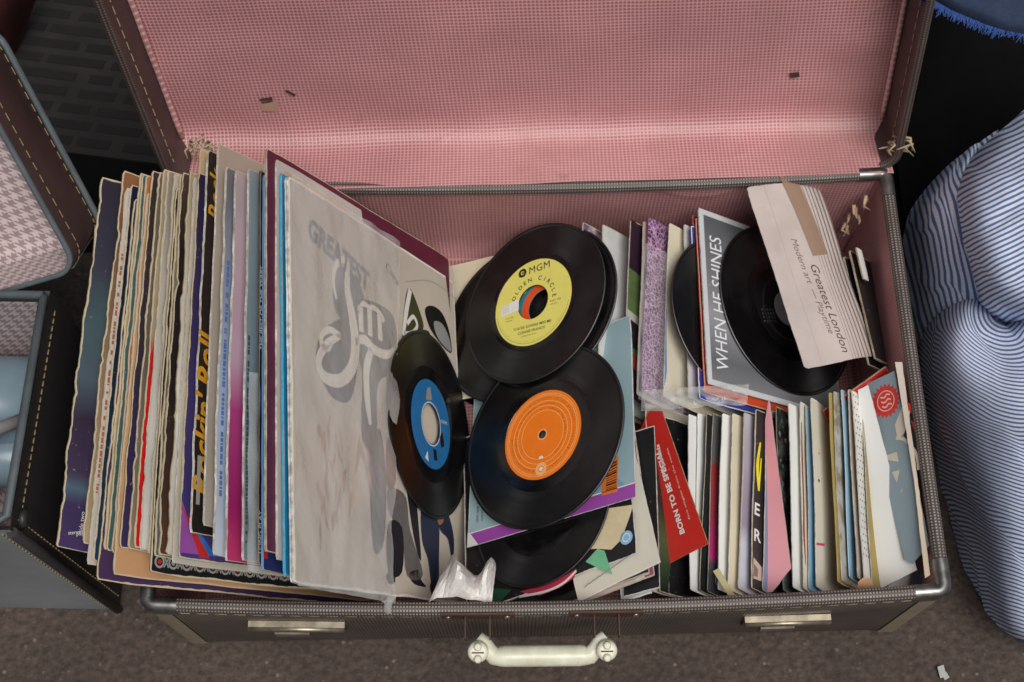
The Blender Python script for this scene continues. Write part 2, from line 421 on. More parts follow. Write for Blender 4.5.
# ================================================================== ground
def ground_mat():
    t = NT('tarmac'); a = t.noise(9, 5); b = t.noise(140, 3); vo = t.n('ShaderNodeTexVoronoi'); vo.inputs['Scale'].default_value = 170; t.l(t.obj(), vo.inputs['Vector'])
    c = t.mix(t.ramp(b, [(.3, g(0)), (.72, g(1))]), lin((56, 47, 42)), lin((88, 75, 67)))
    c = t.mix(1.0, c, t.ramp(a, [(.3, g(.72)), (.7, g(1.1))]), 'MULTIPLY')
    st = t.ramp(vo.outputs['Color'], [(.74, g(0)), (1, g(.32))]); dist = t.math('LESS_THAN', vo.outputs['Distance'], .30)
    c = t.mix(t.math('MULTIPLY', st, dist), c, lin((168, 152, 138)))
    c = t.mix(t.math('MULTIPLY', t.ramp(t.noise(70, 2), [(.62, g(0)), (.68, g(.5))]), 1.0), c, lin((30, 24, 24)))
    t.base(c); t.rough(.9)
    h = t.math('ADD', t.math('MULTIPLY', b, .6), t.math('MULTIPLY', vo.outputs['Distance'], -.6)); t.bump(h, .6, .005); return t.m
mb = MB(); mb.face([(-2500, -2500, 0), (2500, -2500, 0), (2500, 2500, 0), (-2500, 2500, 0)], ground_mat())
tag(mb.build('ground', None, V((0, 0, 0))), kind='structure')

# ================================================================== the suitcase
BROWN = woven('brown_woven_cloth', (54, 47, 43), (118, 107, 98), .30)
BROWN_D = woven('brown_ribbed_lid_cloth', (58, 42, 41), (98, 78, 74), .22)
RIM = dotted('dotted_rim_braid', (66, 57, 54), (150, 141, 132), .26, 3)
RIM_L = dotted('dark_lid_braid', (58, 47, 45), (112, 98, 90), .26, 3)
PINK = pink_check('pink_checked_lining', (190, 129, 131), (138, 82, 88), (208, 160, 160), .36)
PINKP = pink_check('faded_pink_lining', (214, 160, 158), (178, 110, 114), (228, 190, 186))
CHROME = plain('scuffed_chrome', (158, 156, 152), .36, .5, 90, .95)
STITCH = plain('pale_stitching', (190, 170, 140), .8, .3, 200)
LEATHER = leather('tan_worn_leather', (150, 138, 116), .6, 90, .5)
def worn_plastic():
    t = NT('ivory_handle_plastic'); sp = t.ramp(t.noise(230, 3), [(.66, g(0)), (.70, g(1))]); ar = t.ramp(t.noise(35, 3), [(.5, g(0)), (.6, g(1))])
    c = t.mix(t.ramp(t.noise(50, 4), [(.35, g(0)), (.7, g(1))]), lin((196, 194, 168)), lin((226, 226, 208)))
    t.base(t.mix(t.math('MULTIPLY', sp, ar), c, lin((46, 42, 38)))); t.rough(.32); t.bump(t.noise(60, 3), .1, .002); return t.m
HANDLE = worn_plastic()
STEEL = plain('dull_latch_metal', (176, 166, 146), .4, .5, 90, .85)
RUST = plain('rusty_brown_metal', (92, 66, 56), .7, .4, 60, .3)
CW, CD, CHT, YAW = 33.0, 39.85, 17.0, .006
C0 = V((2.54, 22.49, 0))
def CP(x, y, z):
    t = max(0, 1-(x/CW)**2)*(max(z, 0)/CHT)
    y = y - .95*t
    c, s_ = math.cos(YAW), math.sin(YAW)
    return C0 + V((x*c-y*s_, x*s_+y*c, z))
def CV(x, y, z): c, s_ = math.cos(YAW), math.sin(YAW); return V((x*c-y*s_, x*s_+y*c, z))
def rrect(x0, x1, y0, y1, r, n=6, seg=14):
    """rounded rectangle, counter-clockwise from the front left; (x, y, ox, oy)"""
    out = []
    def line(a, b, o):
        for i in range(seg): t = i/seg; out.append((a[0]+(b[0]-a[0])*t, a[1]+(b[1]-a[1])*t, o[0], o[1]))
    def arc(c, a0):
        for i in range(n): t = rad(a0+90*i/n); out.append((c[0]+r*math.cos(t), c[1]+r*math.sin(t), math.cos(t), math.sin(t)))
    line((x0+r, y0), (x1-r, y0), (0, -1)); arc((x1-r, y0+r), -90)
    line((x1, y0+r), (x1, y1-r), (1, 0)); arc((x1-r, y1-r), 0)
    line((x1-r, y1), (x0+r, y1), (0, 1)); arc((x0+r, y1-r), 90)
    line((x0, y1-r), (x0, y0+r), (-1, 0)); arc((x0+r, y0+r), 180)
    return out
RR = rrect(-CW, CW, 0, CD, 1.05)
def case_path(z): return [(CP(x, y, z), CV(ox, oy, 0), V((0, 0, 1))) for x, y, ox, oy in RR]
suitcase = empty('suitcase', CP(0, CD/2, 0), 'brown woven suitcase lying open, pink checked lining, packed with records', 'suitcase')
mb = MB()
# walls: each height follows the slight outward sag of the front
def wall(mb, rows, m):
    base = len(mb.v); n = len(RR); k = mb.slot(m); L = [0]
    for i in range(n): a, b = RR[i], RR[(i+1) % n]; L.append(L[-1]+math.hypot(a[0]-b[0], a[1]-b[1]))
    for off, z in rows:
        for i in range(n+1):
            x, y, ox, oy = RR[i % n]; mb.v.append(CP(x, y, z) - CV(ox, oy, 0)*off)
    for j in range(len(rows)-1):
        for i in range(n):
            q = [(i, j), (i+1, j), (i+1, j+1), (i, j+1)]
            mb.f.append(tuple(base+b*(n+1)+a for a, b in q)); mb.mi.append(k); mb.sm.append(True)
            mb.uv.append([(L[a], rows[b][1]) for a, b in q])
wall(mb, [(2.0, .05), (.5, .3), (0.1, 1.0), (0, 2.2), (0, 6), (0, 11), (0, 16.2), (.3, 16.5)], BROWN)
mb.build('shell', suitcase)
mb = MB(); wall(mb, [(.75, 16.6), (.8, 11), (.85, 6), (.95, 1.2), (2.0, .7)], PINK)
mb.face([CP(x, y, .7) - CV(ox, oy, 0)*2.0 for x, y, ox, oy in RR], PINK, [(x, y) for x, y, _, _ in RR])
lining = mb.build('lining', suitcase)
# torn lining in the rear right corner
mb = MB(); rs = random.Random(3)
for i in range(9):
    p = CP(CW-1.6-rs.random()*1.3, CD-2.0+rs.random()*.6, 14.5-i*.8)
    mb.tube([p, p+V((rs.uniform(-.5, .3), -.6, rs.uniform(-.6, .2))), p+V((rs.uniform(-.9, .4), -1.0, rs.uniform(-1.2, .1)))], [.2, .14, .04], P('torn_lining_paper', (196, 168, 138), .9))
mb.build('torn_patch', suitcase)
prof_rim = [(.95, -.35), (1.0, .1), (.85, .42), (.45, .55), (.05, .42), (-.16, .1), (-.14, -.35)]
Lr = sum(math.hypot(prof_rim[i+1][0]-prof_rim[i][0], prof_rim[i+1][1]-prof_rim[i][1]) for i in range(6))
mb = MB(); mb.loft(case_path(16.45), prof_rim, RIM); mb.build('rim', suitcase)
# four chrome corner caps riding on the rim
def sub(path, i0, i1): return [path[i % len(path)] for i in range(i0, i1)]
pth = case_path(16.47); ncor = 6; seg = 14
def cap_path(k):
    i = (k+1)*seg + k*ncor              # first arc point of corner k (front right, rear right, rear left, front left)
    arc = sub(pth, i, i+ncor+1)
    def along(p, d, far): return (p[0]+d*far, p[1], p[2])
    d0 = (pth[(i-1) % len(pth)][0]-arc[0][0]).normalized(); j = (i+ncor+1) % len(pth); d1 = (pth[j][0]-arc[-1][0]).normalized()
    return [along(arc[0], d0, 1.9), along(arc[0], d0, 1.0)] + arc + [along(arc[-1], d1, 1.0), along(arc[-1], d1, 1.9)]
for k in range(4):
    mb = MB(); mb.loft(cap_path(k), [(1.0, -.4), (1.04, .12), (.88, .47), (.45, .6), (.03, .47), (-.2, .12), (-.2, -.9)], CHROME, closed=False); mb.build('corner_cap', suitcase)
# pale stitches under the rim
mb = MB(); L = 0
for i in range(len(RR)):
    a, b = RR[i], RR[(i+1) % len(RR)]; n_ = max(1, int(math.hypot(a[0]-b[0], a[1]-b[1])/1.15))
    for k in range(n_):
        t0, t1 = (k+.15)/n_, (k+.8)/n_
        p0 = CP(a[0]+(b[0]-a[0])*t0, a[1]+(b[1]-a[1])*t0, 15.65); p1 = CP(a[0]+(b[0]-a[0])*t1, a[1]+(b[1]-a[1])*t1, 15.6)
        o = CV(a[2], a[3], 0)*.04; mb.tube([p0+o, p1+o], .07, STITCH, 5)
st = mb.build('stitching', suitcase)
# worn strips on the front corners
for k in (0, 3):
    i = (k+1)*seg + k*ncor
    idx = [(i+j) % len(RR) for j in range(-1, ncor+2)]
    mb = MB(); pts_ = [RR[(i+q) % len(RR)] for q in range(ncor+1)]
    p0, p1 = pts_[0], pts_[-1]
    pts_ = [(p0[0]+p0[3]*1.1*(1), p0[1]-p0[2]*1.1, p0[2], p0[3])] + pts_ + [(p1[0]-p1[3]*1.1, p1[1]+p1[2]*1.1, p1[2], p1[3])]
    def strip(a, b, pts_=pts_):
        x, y, ox, oy = pts_[int(round(a*(len(pts_)-1)))]; z = .9 + b*14.6
        return CP(x, y, z) + CV(ox, oy, 0)*.09
    mb.grid(strip, len(pts_)-1, 10, LEATHER, lambda a, b: (a*3, b*18)); mb.build('corner_strip', suitcase)
# latches
def on_face(px, py, off=0.0):
    best = None
    for z in [i*.1 for i in range(20, 164)]:
        p = at(px, py, z); q = p-C0; x = q.x*math.cos(YAW)+q.y*math.sin(YAW)
        e = abs(p.y-(CP(x, 0, z).y-off))
        if best is None or e < best[0]: best = (e, x, z)
    return best[1], best[2]
for (pa, pb, lk) in (((250, 622), (345, 621), (290, 632)), ((741, 619), (833, 612), (793, 627))):
    xa, za = on_face(*pa); xb, zb = on_face(*pb); zc = (za+zb)/2; xc = (xa+xb)/2; hw = (xb-xa)/2
    lt = MB(); c = CP(xc, -.35, zc); sl_ = (CP(xb, 0, zb)-CP(xa, 0, za)).normalized(); sl_.z = 0
    lt.box(c, sl_*hw, V((0, .3, 0)), V((0, 0, .42)), STEEL); lt.tube([c-sl_*hw+V((0, -.32, .2)), c+sl_*hw+V((0, -.32, .2))], .26, STEEL, 8)
    lo = lt.build('latch', suitcase)
    b2 = MB(); b2.box(CP(xc, -.12, zc-1.8), sl_*(hw*.95), V((0, .1, 0)), V((0, 0, 1.3)), RUST)
    b2.box(CP(xc-.6, -.55, zc-1.9), sl_*1.5, V((0, .35, 0)), V((0, 0, .6)), P('worn_catch_metal', (150, 138, 122), .45, .4, 80, .6))
    b2.tube([CP(xc+2.4, -.2, zc-1.6), CP(xc+2.4, -.6, zc-1.6)], .42, P('dark_keyhole', (24, 20, 19), .6), 12)
    b2.build('lock_plate', lo)
# handle
def atY(px, py, y): d = ray(px, py); return CAM + d*(y/d.y)
hy = CP(2, 0, 10).y - 2.5
hl, hr = atY(478, 643, hy), atY(606, 643, hy)
hl.z = hr.z = (hl.z+hr.z)/2
hd = MB(); pts = []; rsz = []
for i in range(25):
    t = i/24; e = min(t, 1-t)
    out = min(1, e/.13); out = out*out*(3-2*out)
    pts.append(hl.lerp(hr, t) + V((0, .6-1.5*out, -.5-.3*out))); rsz.append(.55+.33*min(1, e/.2))
base = hd; hd.tube(pts, rsz, HANDLE, 14)
ho = hd.build('handle', suitcase)
for hp in (hl, hr):
    b = MB(); q = hp+V((0, -.55, -.1)); ax_ = V((0, -.35, .94))
    b.tube([q-ax_*1.0, q-ax_*.6, q+ax_*.55, q+ax_*.78, q+ax_*.86], [.75, .86, .86, .76, .55], HANDLE, 20)
    for dy in (-.58, .58):
        c_ = q+V((0, .94, .35))*dy*.85; b.tube([c_+ax_*.8, c_+ax_*1.1, c_+ax_*1.18], [.34, .32, .2], HANDLE, 10)
    b.box(q+ax_*.88, V((.5, 0, 0)), V((0, .05, .02)), ax_*.03, RUST)
    b.build('end_cap', ho)
    b = MB(); f = CP(*( (hp-C0).x, 0, hp.z+1)); f.z = hp.z+.9
    b.box(f+V((0, -.12, .4)), V((3.0, 0, 0)), V((0, .09, 0)), V((0, 0, .8)), RUST)
    b.box(f+V((-1.0, -1.0, .1)), V((.06, 0, 0)), V((0, .95, 0)), V((0, 0, .5)), RUST); b.box(f+V((1.0, -1.0, .1)), V((.06, 0, 0)), V((0, .95, 0)), V((0, 0, .5)), RUST)
    for dx in (-2.4, 2.4): b.tube([f+V((dx, -.2, .4)), f+V((dx, -.35, .4))], [.3, .18], STEEL, 10)
    b.build('handle_bracket', suitcase)

# lid: tray swung up behind the hinge
def make_lid(root, H, xw, vw, vc, half, height, depth, MAT_OUT, MAT_WALL, MAT_FACE, MAT_RIM, MAT_ST, welt=None, sides=(1, 1), curl=2.2, rimw=1.0, openb=False):
    H, xw, vw, vc = V(H), V(xw), V(vw).normalized(), V(vc).normalized()
    n = len(RR)
    rr = rrect(-half, half, 0, height, 2.2)
    def LP_(x, c, d): return H + xw*x + vc*c + vw*d
    def path(d): return [(LP_(x, y, d), xw*ox+vc*oy, -vw) for x, y, ox, oy in rr]
    lid = MB()
    lid.loft(path(0), [(.35, 0), (.02, -.3), (0, -depth*.5), (0, -depth+.9), (.3, -depth+.2), (1.2, -depth)], MAT_OUT)
    lid.face([LP_(x, y, depth)-(xw*ox+vc*oy)*1.2 for x, y, ox, oy in reversed(rr)], MAT_OUT, [(x, y) for x, y, _, _ in reversed(rr)])
    lid.loft(path(0), [(.5, -depth+.6), (.45, 0)], MAT_WALL)
    lo = lid.build('lid', root)
    f = MB(); hw = half-.7
    def sheet(a, b):
        x = (a*2-1)*hw; ext = 1.0 if openb else 0; s_ = b*(height-1.2+depth-1.2+ext)-ext
        # along the bottom wall, round the corner, then up the face
        d0 = depth-.8-curl; 
        if s_ < d0: p = (.55, s_+.1)
        elif s_ < d0+curl*1.5708:
            t = (s_-d0)/curl; p = (.55+curl-curl*math.cos(t), .1+d0+curl*math.sin(t))
        else: p = (.55+curl+s_-d0-curl*1.5708, depth-.7)
        return LP_(x, p[0], p[1] + .25*noise.noise(V((x*.12, s_*.2, 3))))
    f.grid(sheet, 40, 60, MAT_FACE, lambda a, b: (a*2*hw, b*(height+depth)), flip=False)
    fo = f.build('lid_lining', lo)
    r = MB(); pp_ = path(0); r.loft((pp_[15:]+pp_[:1]) if openb else pp_, [(.36+.44*rimw, -.45*rimw), (.36+.49*rimw, .05), (.36+.24*rimw, .32*rimw), (.36-.16*rimw, .35*rimw), (.36-.48*rimw, .1), (.36-.48*rimw, -.5*rimw)], MAT_RIM, closed=not openb); r.build('lid_rim', lo)
    s2 = MB()
    for i in range(len(rr)):
        a, b = rr[i], rr[(i+1) % len(rr)]; n_ = max(1, int(math.hypot(a[0]-b[0], a[1]-b[1])/.95))
        for k in range(n_):
            q = []
            for t in ((k+.1)/n_, (k+.75)/n_):
                x = a[0]+(b[0]-a[0])*t - a[2]*.53; y = a[1]+(b[1]-a[1])*t - a[3]*.53; q.append(LP_(x, y, 2.0))
            if q[0] and a[3] >= 0: s2.tube(q, .055, MAT_ST, 5, caps=False)
    if s2.v: s2.build('lid_stitching', lo)
    if welt:
        for sx in (-1, 1): wl = MB(); wl.tube([LP_(sx*(half-.75), .8+height*.96*i/20, depth-1.0+.12*noise.noise(V((i*.7, sx, 0)))) for i in range(21)], .27, welt, 8); wl.build('lining_welt', lo)
    return lo
hinge = CP(0, CD+.15, 16.3); hinge.y += .25
make_lid(suitcase, hinge, V((1, .02, 0)).normalized(), V((0, .967, -.25)), V((-.07, .25, .967)), CW+.9, CD, 6.6, BROWN, BROWN_D, PINK, RIM_L, STITCH, PINKP, openb=True, rimw=.75)
# frayed threads at the hinge corners
rs = random.Random(5)
for cx, cy, dirx in ((897, 140, 1), (200, 142, 1)):
    b0 = at(cx, cy, 18.5); mb = MB()
    for i in range(16):
        p = b0+V((rs.uniform(-1, 1), rs.uniform(-.7, .3), rs.uniform(-.6, .8)))
        mb.tube([p, p+V((rs.uniform(-.6, .8), -.4, rs.uniform(-.3, .6))), p+V((rs.uniform(-1.1, 1.3), -1.0, rs.uniform(-.9, .6)))], [.16, .13, .05], P('frayed_thread', (176, 156, 128), .9), 5)
    mb.build('frayed_thread', suitcase)
# bare spots where the lid lining has torn
mb = MB()
fx = V((0, .967, -.25)).normalized(); fup = V((0, .25, .967)).normalized(); F0 = hinge + fx*5.82
fa = Art(mb, F0, V((1, .02, 0)).normalized(), fup, .06); fa.n = -fx
def fpx(x, y): q = on_plane(x, y, F0, fx)-F0; return (q.dot(fa.eu), q.dot(fup))
for poly_, m_ in (([(258, 96), (277, 95), (279, 107), (262, 106)], P('bare_lid_card', (176, 138, 122), .8)), ([(259, 94), (272, 92), (273, 97), (262, 99)], P('dark_tear', (74, 52, 44), .9)),
                  ([(286, 85), (296, 90), (294, 92), (285, 87)], P('dark_tear', (74, 52, 44))), ([(789, 77), (799, 76), (800, 81), (791, 82)], P('dark_tear', (74, 52, 44))),
                  ([(768, 150), (776, 149), (776, 153), (769, 154)], P('dark_tear', (74, 52, 44)))):
    mb = MB(); fa.mb = mb; fa.poly([fpx(*q) for q in poly_], m_); mb.build('torn_spot', suitcase)

# ================================================================== the LP sleeves on the left
def lp_frame(xb, yb, xf, yf, zf, lean, L=31.5):
    """top edge from a back corner to a front corner; the back corner rides up until the edge is as long as the sleeve"""
    B = at(xf, yf, zf)
    best = None
    for i in range(0, 200):
        z = zf - 3 + i*.08; A = at(xb, yb, z); e = abs((A-B).length-L)
        if best is None or e < best[0]: best = (e, A)
    A = best[1]; eu = (B-A).normalized()
    D = V((math.sin(lean), 0, -math.cos(lean))); D = (D-eu*D.dot(eu)).normalized()
    return A, eu, D, (B-A).length
GLP = 'LP sleeves packed at the left end of the suitcase'
T_WHITE = P('print_white', (225, 225, 220), .5, .08); T_GOLD = P('print_gold', (206, 148, 40), .45, .15)
T_GREY = P('print_grey', (150, 150, 150), .5); T_BLACK = P('print_black', (26, 25, 26), .45); T_SILVER = P('print_silver', (200, 202, 204), .45, .1)
T_RED = P('print_red', (190, 44, 40), .5); T_YEL = P('print_yellow', (236, 220, 40), .5); T_PURP = P('print_purple', (150, 80, 160), .5)
T_LBL = P('print_light_blue', (140, 190, 225), .5); T_GREENP = P('print_green', (130, 180, 60), .5); T_BLUE = P('print_blue', (50, 110, 190), .5)
T_ORANGE = P('print_orange', (224, 120, 50), .5)
def spine_rows(words, v, size, m, u0=30.2, d=(-1, 0)):
    def f(a):
        u = u0
        for wd in words: a.text(wd, (u, v), size, d, m); u -= size*.62*len(wd)+size
    return f
NAVYP = [(0, (50, 46, 60)), (.25, (62, 62, 76)), (.38, (70, 92, 98)), (.56, (78, 92, 102)), (.66, (54, 44, 64)), (.8, (66, 52, 80)), (.84, (80, 104, 120)), (.88, (62, 50, 86)), (1, (66, 52, 94))]
def art_first(a):
    a.text('Side two', (30.0, 2.1), .5, (-1, .0), T_WHITE); 
    for k, wd in enumerate(('stereo long', 'play record', 'disc')): a.text(wd, (30.2, .9+.7*k), .42, (-.2, 1), T_WHITE)
def art_rock(a):
    a.text("Rockin' Roll", (28.6, 1.75), 2.6, (-1, .0), T_GOLD, bold=.028, shear=.25, stretch=1.02)
    a.text("Rock", (6.0, 1.7), 2.1, (-1, .0), T_GOLD, bold=.02, shear=.25)
    a.poly([(25.4, .35), (29.2, .35), (29.2, .75), (25.4, .75)], T_GREY)
def art_spine_bw(a): 
    a.text('THE BEST OF THE YEARS', (15, .42), .62, (-1, 0), T_WHITE, bold=.02); a.text('LONG PLAY', (30.6, .42), .6, (-1, 0), T_WHITE, bold=.01)
def art_blue_spine(a):
    for u0, u1, m_ in ((8.2, 11.4, T_ORANGE), (11.6, 13.0, T_BLUE), (13.2, 19.5, T_GREENP), (26.2, 30.5, T_RED)):
        a.poly([(u0, .03), (u1, .03), (u1, .55), (u0, .55)], m_)
    for k in range(4): a.poly([(13.8+k*1.5, .05), (14.0+k*1.5, .05), (14.0+k*1.5, .5), (13.8+k*1.5, .5)], T_BLACK, .01)
def art_xoxo(a):
    for k in range(14):
        vv = .9+k*1.35
        m_ = T_GREY if k % 2 else T_RED
        a.ring((30.5, vv), .32, .5, T_GREY, n=16); a.ring((30.5, vv), 0, .2, T_RED if k % 3 == 0 else T_GREY, n=10)
        a.stroke([(30.1, vv+.45), (30.9, vv+.9)], .12, T_GREY); a.stroke([(30.9, vv+.45), (30.1, vv+.9)], .12, T_GREY)
def art_purple(a):
    a.text('GRANDSTAND HITS', (30.6, 2.0), 1.0, (0, 1), T_WHITE, bold=.03, shear=.3)
def art_pattern(a):
    a.poly([(27, .1), (31, .1), (31, 2.2)], T_PURP); a.poly([(28.5, 1.2), (31, 2.2), (31, 4)], T_BLUE); a.poly([(27.4, .1), (31.2, 3.3), (31.2, 2.2)], T_RED)
INKX = P('print_slate_ink', (70, 78, 92), .6)
def marks(v, u0=4, u1=29, m_=None, h_=.22, sd=1):
    def f(a):
        rs = random.Random(sd); u = u0
        while u < u1:
            w_ = rs.uniform(.12, .5); a.poly([(u, v), (u+w_, v), (u+w_, v+h_), (u, v+h_)], m_ or T_GREY); u += w_+rs.choice((.08, .1, .12, .5))
    return f
LPD = [
 # name-label, back px, front px, zf, lean, cover stops, edge, thickness, art
 ('leftmost LP sleeve, dark purple and teal cover with a torn cream edge', 104, 181, 55, 550, 30.0, 26.5, NAVYP, BOARD, .34, art_first, .16),
 ('LP sleeve with orange-brown back corner behind the leftmost sleeve', 113, 178, 82, 545, 29.3, 26.3, [(0, (150, 100, 66)), (.2, (120, 84, 62)), (1, (168, 150, 120))], BOARD, .24, None, .1),
 ('thin white LP sleeve with orange stains along its edge', 117, 190, 86, 565, 30.2, 26.0, [(0, (214, 206, 194)), (1, (190, 184, 178))], BOARDW, .34, marks(.15, 6, 26, P('print_rust', (170, 96, 60), .7), .2, 3), .1),
 ('dark navy LP sleeve with a clean white edge', 127, 191, 92, 563, 30.2, 25.8, [(0, (24, 34, 62)), (.5, (20, 40, 60)), (1, (28, 58, 84))], BOARDW, .3, None, .06),
 ('beige card LP sleeve beside the navy one', 134, 196, 100, 551, 29.9, 25.6, [(0, (178, 158, 128)), (1, (170, 148, 112))], BOARD, .24, None, .06),
 ('LP sleeve with a thin teal green cover and cream edge', 142, 187, 106, 552, 30.0, 25.4, [(0, (66, 108, 112)), (1, (60, 96, 96))], BOARD, .26, None, .08),
 ('orange LP sleeve in the left half of the stack', 147, 193, 111, 554, 30.1, 25.3, [(0, (206, 122, 58)), (.5, (190, 110, 60)), (1, (176, 130, 84))], BOARD, .26, None, .08),
 ('dark brown LP sleeve turning purple towards the front', 155, 185, 118, 549, 30.1, 25.2, [(0, (62, 50, 48)), (.45, (58, 48, 54)), (.7, (52, 42, 74)), (1, (60, 48, 88))], BOARD, .3, None, .1),
 ('worn grey-brown LP sleeve right of the dark purple one', 162, 186, 127, 551, 30.2, 25.0, [(0, (120, 108, 94)), (.5, (100, 92, 84)), (1, (140, 128, 108))], BOARD, .24, None, .12),
 ('LP sleeve showing a bright red strip near the front', 167, 191, 133, 549, 30.1, 24.9, [(0, (176, 160, 132)), (.45, (168, 150, 124)), (.5, (196, 30, 32)), (1, (206, 26, 30))], BOARD, .26, None, .08),
 ('LP in a creased white plastic cover beside the red strip', 170, 190, 139, 551, 30.3, 24.8, [(0, (150, 140, 126)), (.4, (190, 186, 176)), (1, (214, 212, 206))], PAPER_E, .3, None, .1),
 ('tall pale grey LP sleeve with dog-eared top', 175, 171, 147, 556, 30.4, 24.7, [(0, (190, 182, 166)), (1, (170, 164, 152))], BOARD, .3, None, .12),
 ('cream edged LP sleeve with grey green cover', 180, 178, 152, 558, 30.3, 24.6, [(0, (160, 146, 120)), (.5, (90, 92, 84)), (1, (84, 100, 98))], BOARD, .24, None, .08),
 ('black LP sleeve with brown lower half and worn cream edge', 186, 184, 157, 556, 30.3, 24.5, [(0, (84, 66, 54)), (.2, (38, 34, 34)), (.6, (36, 31, 30)), (1, (88, 62, 50))], BOARD, .3, None, .12),
 ('LP sleeve with a badly shredded cream edge and white paper inside', 190, 176, 166, 557, 30.4, 24.4, [(0, (180, 160, 126)), (.6, (224, 222, 216)), (1, (206, 200, 190))], BOARD, .3, None, .2),
 ('tall tan kraft LP sleeve', 196, 153, 178, 530, 30.6, 24.3, [(0, (206, 176, 128)), (.5, (190, 158, 112)), (1, (178, 140, 100))], BOARDT, .3, None, .08),
 ('black LP sleeve with gold script lettering running along it', 207, 153, 190, 534, 30.7, 24.1, [(0, (52, 42, 40)), (1, (34, 30, 28))], BOARDW, .34, art_rock, .12),
 ('LP in a large cloudy beige plastic cover behind the shiny grey one', 221, 154, 203, 527, 30.8, 23.8, [(0, (184, 168, 152)), (1, (172, 160, 148))], PAPER_E, .3, None, .05),
 ('LP with pale blue cover in shiny crinkled plastic', 226, 184, 213, 557, 30.6, 23.6, [(0, (120, 118, 120)), (.3, (150, 156, 176)), (.6, (168, 188, 216)), (1, (196, 212, 226))], PAPER_E, .36, marks(.35, 8, 27, P('print_mid_blue', (90, 120, 180), .5), .3, 5), .1),
 ('pale pink LP sleeve with a magenta lower edge', 234, 180, 225, 562, 30.6, 23.4, [(0, (196, 176, 180)), (.5, (206, 170, 190)), (.62, (190, 70, 140)), (.85, (170, 40, 110)), (1, (196, 60, 110))], BOARDW, .34, None, .1),
 ('pale grey-blue LP sleeve half covered by a clear bag', 246, 176, 242, 562, 30.6, 23.2, [(0, (150, 168, 176)), (.5, (134, 156, 170)), (1, (126, 140, 150))], BOARDW, .36, marks(.2, 14, 30, INKX, .24, 6), .06),
 ('black LP sleeve with small white lettering on its spine', 253, 187, 257, 566, 30.6, 23.0, [(0, (30, 30, 32)), (1, (34, 36, 40))], BOARDB, .34, art_spine_bw, .04),
 ('blue LP sleeve with orange, green and red blocks along the spine', 259, 181, 262, 572, 30.6, 22.8, [(0, (52, 92, 150)), (.5, (46, 70, 130)), (1, (40, 52, 104))], P('blue_edge', (96, 150, 206), .5), .34, art_blue_spine, .03),
 ('tall maroon LP sleeve rising above its neighbours', 271, 143, 265, 553, 30.9, 22.6, [(0, (98, 32, 56)), (1, (90, 34, 62))], BOARD, .34, None, .05),
 ('LP in a pale grey plastic cover just right of the maroon one', 276, 159, 271, 562, 30.8, 22.4, [(0, (206, 200, 194)), (1, (196, 190, 186))], BOARDW, .3, None, .04),
 ('LP sleeve with a peach and cream worn spine', 278, 186, 279, 572, 30.6, 22.3, [(0, (220, 180, 140)), (1, (214, 190, 150))], BOARDT, .34, marks(.1, 8, 30, P('print_rust', (170, 96, 60), .7), .22, 8), .1),
 ('bright turquoise LP sleeve beside the large pale plastic cover', 284, 171, 284, 577, 30.6, 22.2, [(0, (40, 150, 196)), (1, (30, 130, 180))], P('turquoise_edge', (70, 170, 210), .5, .35, 200), .36, None, .04),
]
# LP sleeves standing lower, their front edges pushed out over the rim
LPE = [
 ('dark purple LP sleeve lowest and foremost at the front of the LP stack', 122, 210, 97, 572, 28.2, 26, [(0, (66, 44, 76)), (1, (70, 48, 82))], BOARD, .3, art_purple),
 ('tan LP sleeve sloping out just above the lowest purple one', 140, 205, 113, 563, 28.6, 25.6, [(0, (190, 150, 110)), (1, (196, 150, 108))], BOARD, .3, None),
 ('black LP sleeve with a row of red and grey ring motifs', 172, 200, 150, 560, 28.8, 25, [(0, (28, 26, 28)), (1, (26, 24, 26))], BOARD, .26, art_xoxo),
 ('LP sleeve with a purple, blue and red geometric corner', 200, 200, 179, 541, 29.6, 24.5, [(0, (50, 40, 70)), (1, (70, 60, 120))], BOARD, .26, art_pattern),
 ('grey-white LP sleeve with folded white corner at the front', 196, 205, 172, 562, 28.8, 24.6, [(0, (190, 188, 180)), (1, (186, 184, 176))], BOARDW, .26, None),
]
def ortho(eu, D): D = (D-eu*D.dot(eu)).normalized(); return eu, D
_b = lp_frame(287, 176, 292, 584, 30.4, rad(21.8))
def fan(xf):
    f = (xf-55)/(292-55); eu = V((-.045*(1-f)+_b[1].x*f, -.98, 0)); eu.z = -.125; eu.normalize(); ln = rad(43-21.2*f)
    return ortho(eu, V((math.sin(ln), 0, -math.cos(ln))))
LPWARP = lambda u, v: .12*math.sin(u*.2+.6)*min(1, v/8+.4)
prev = None
ALL = sorted([d+(False,) for d in LPD] + [d+(.06, True) for d in LPE], key=lambda d: d[3])
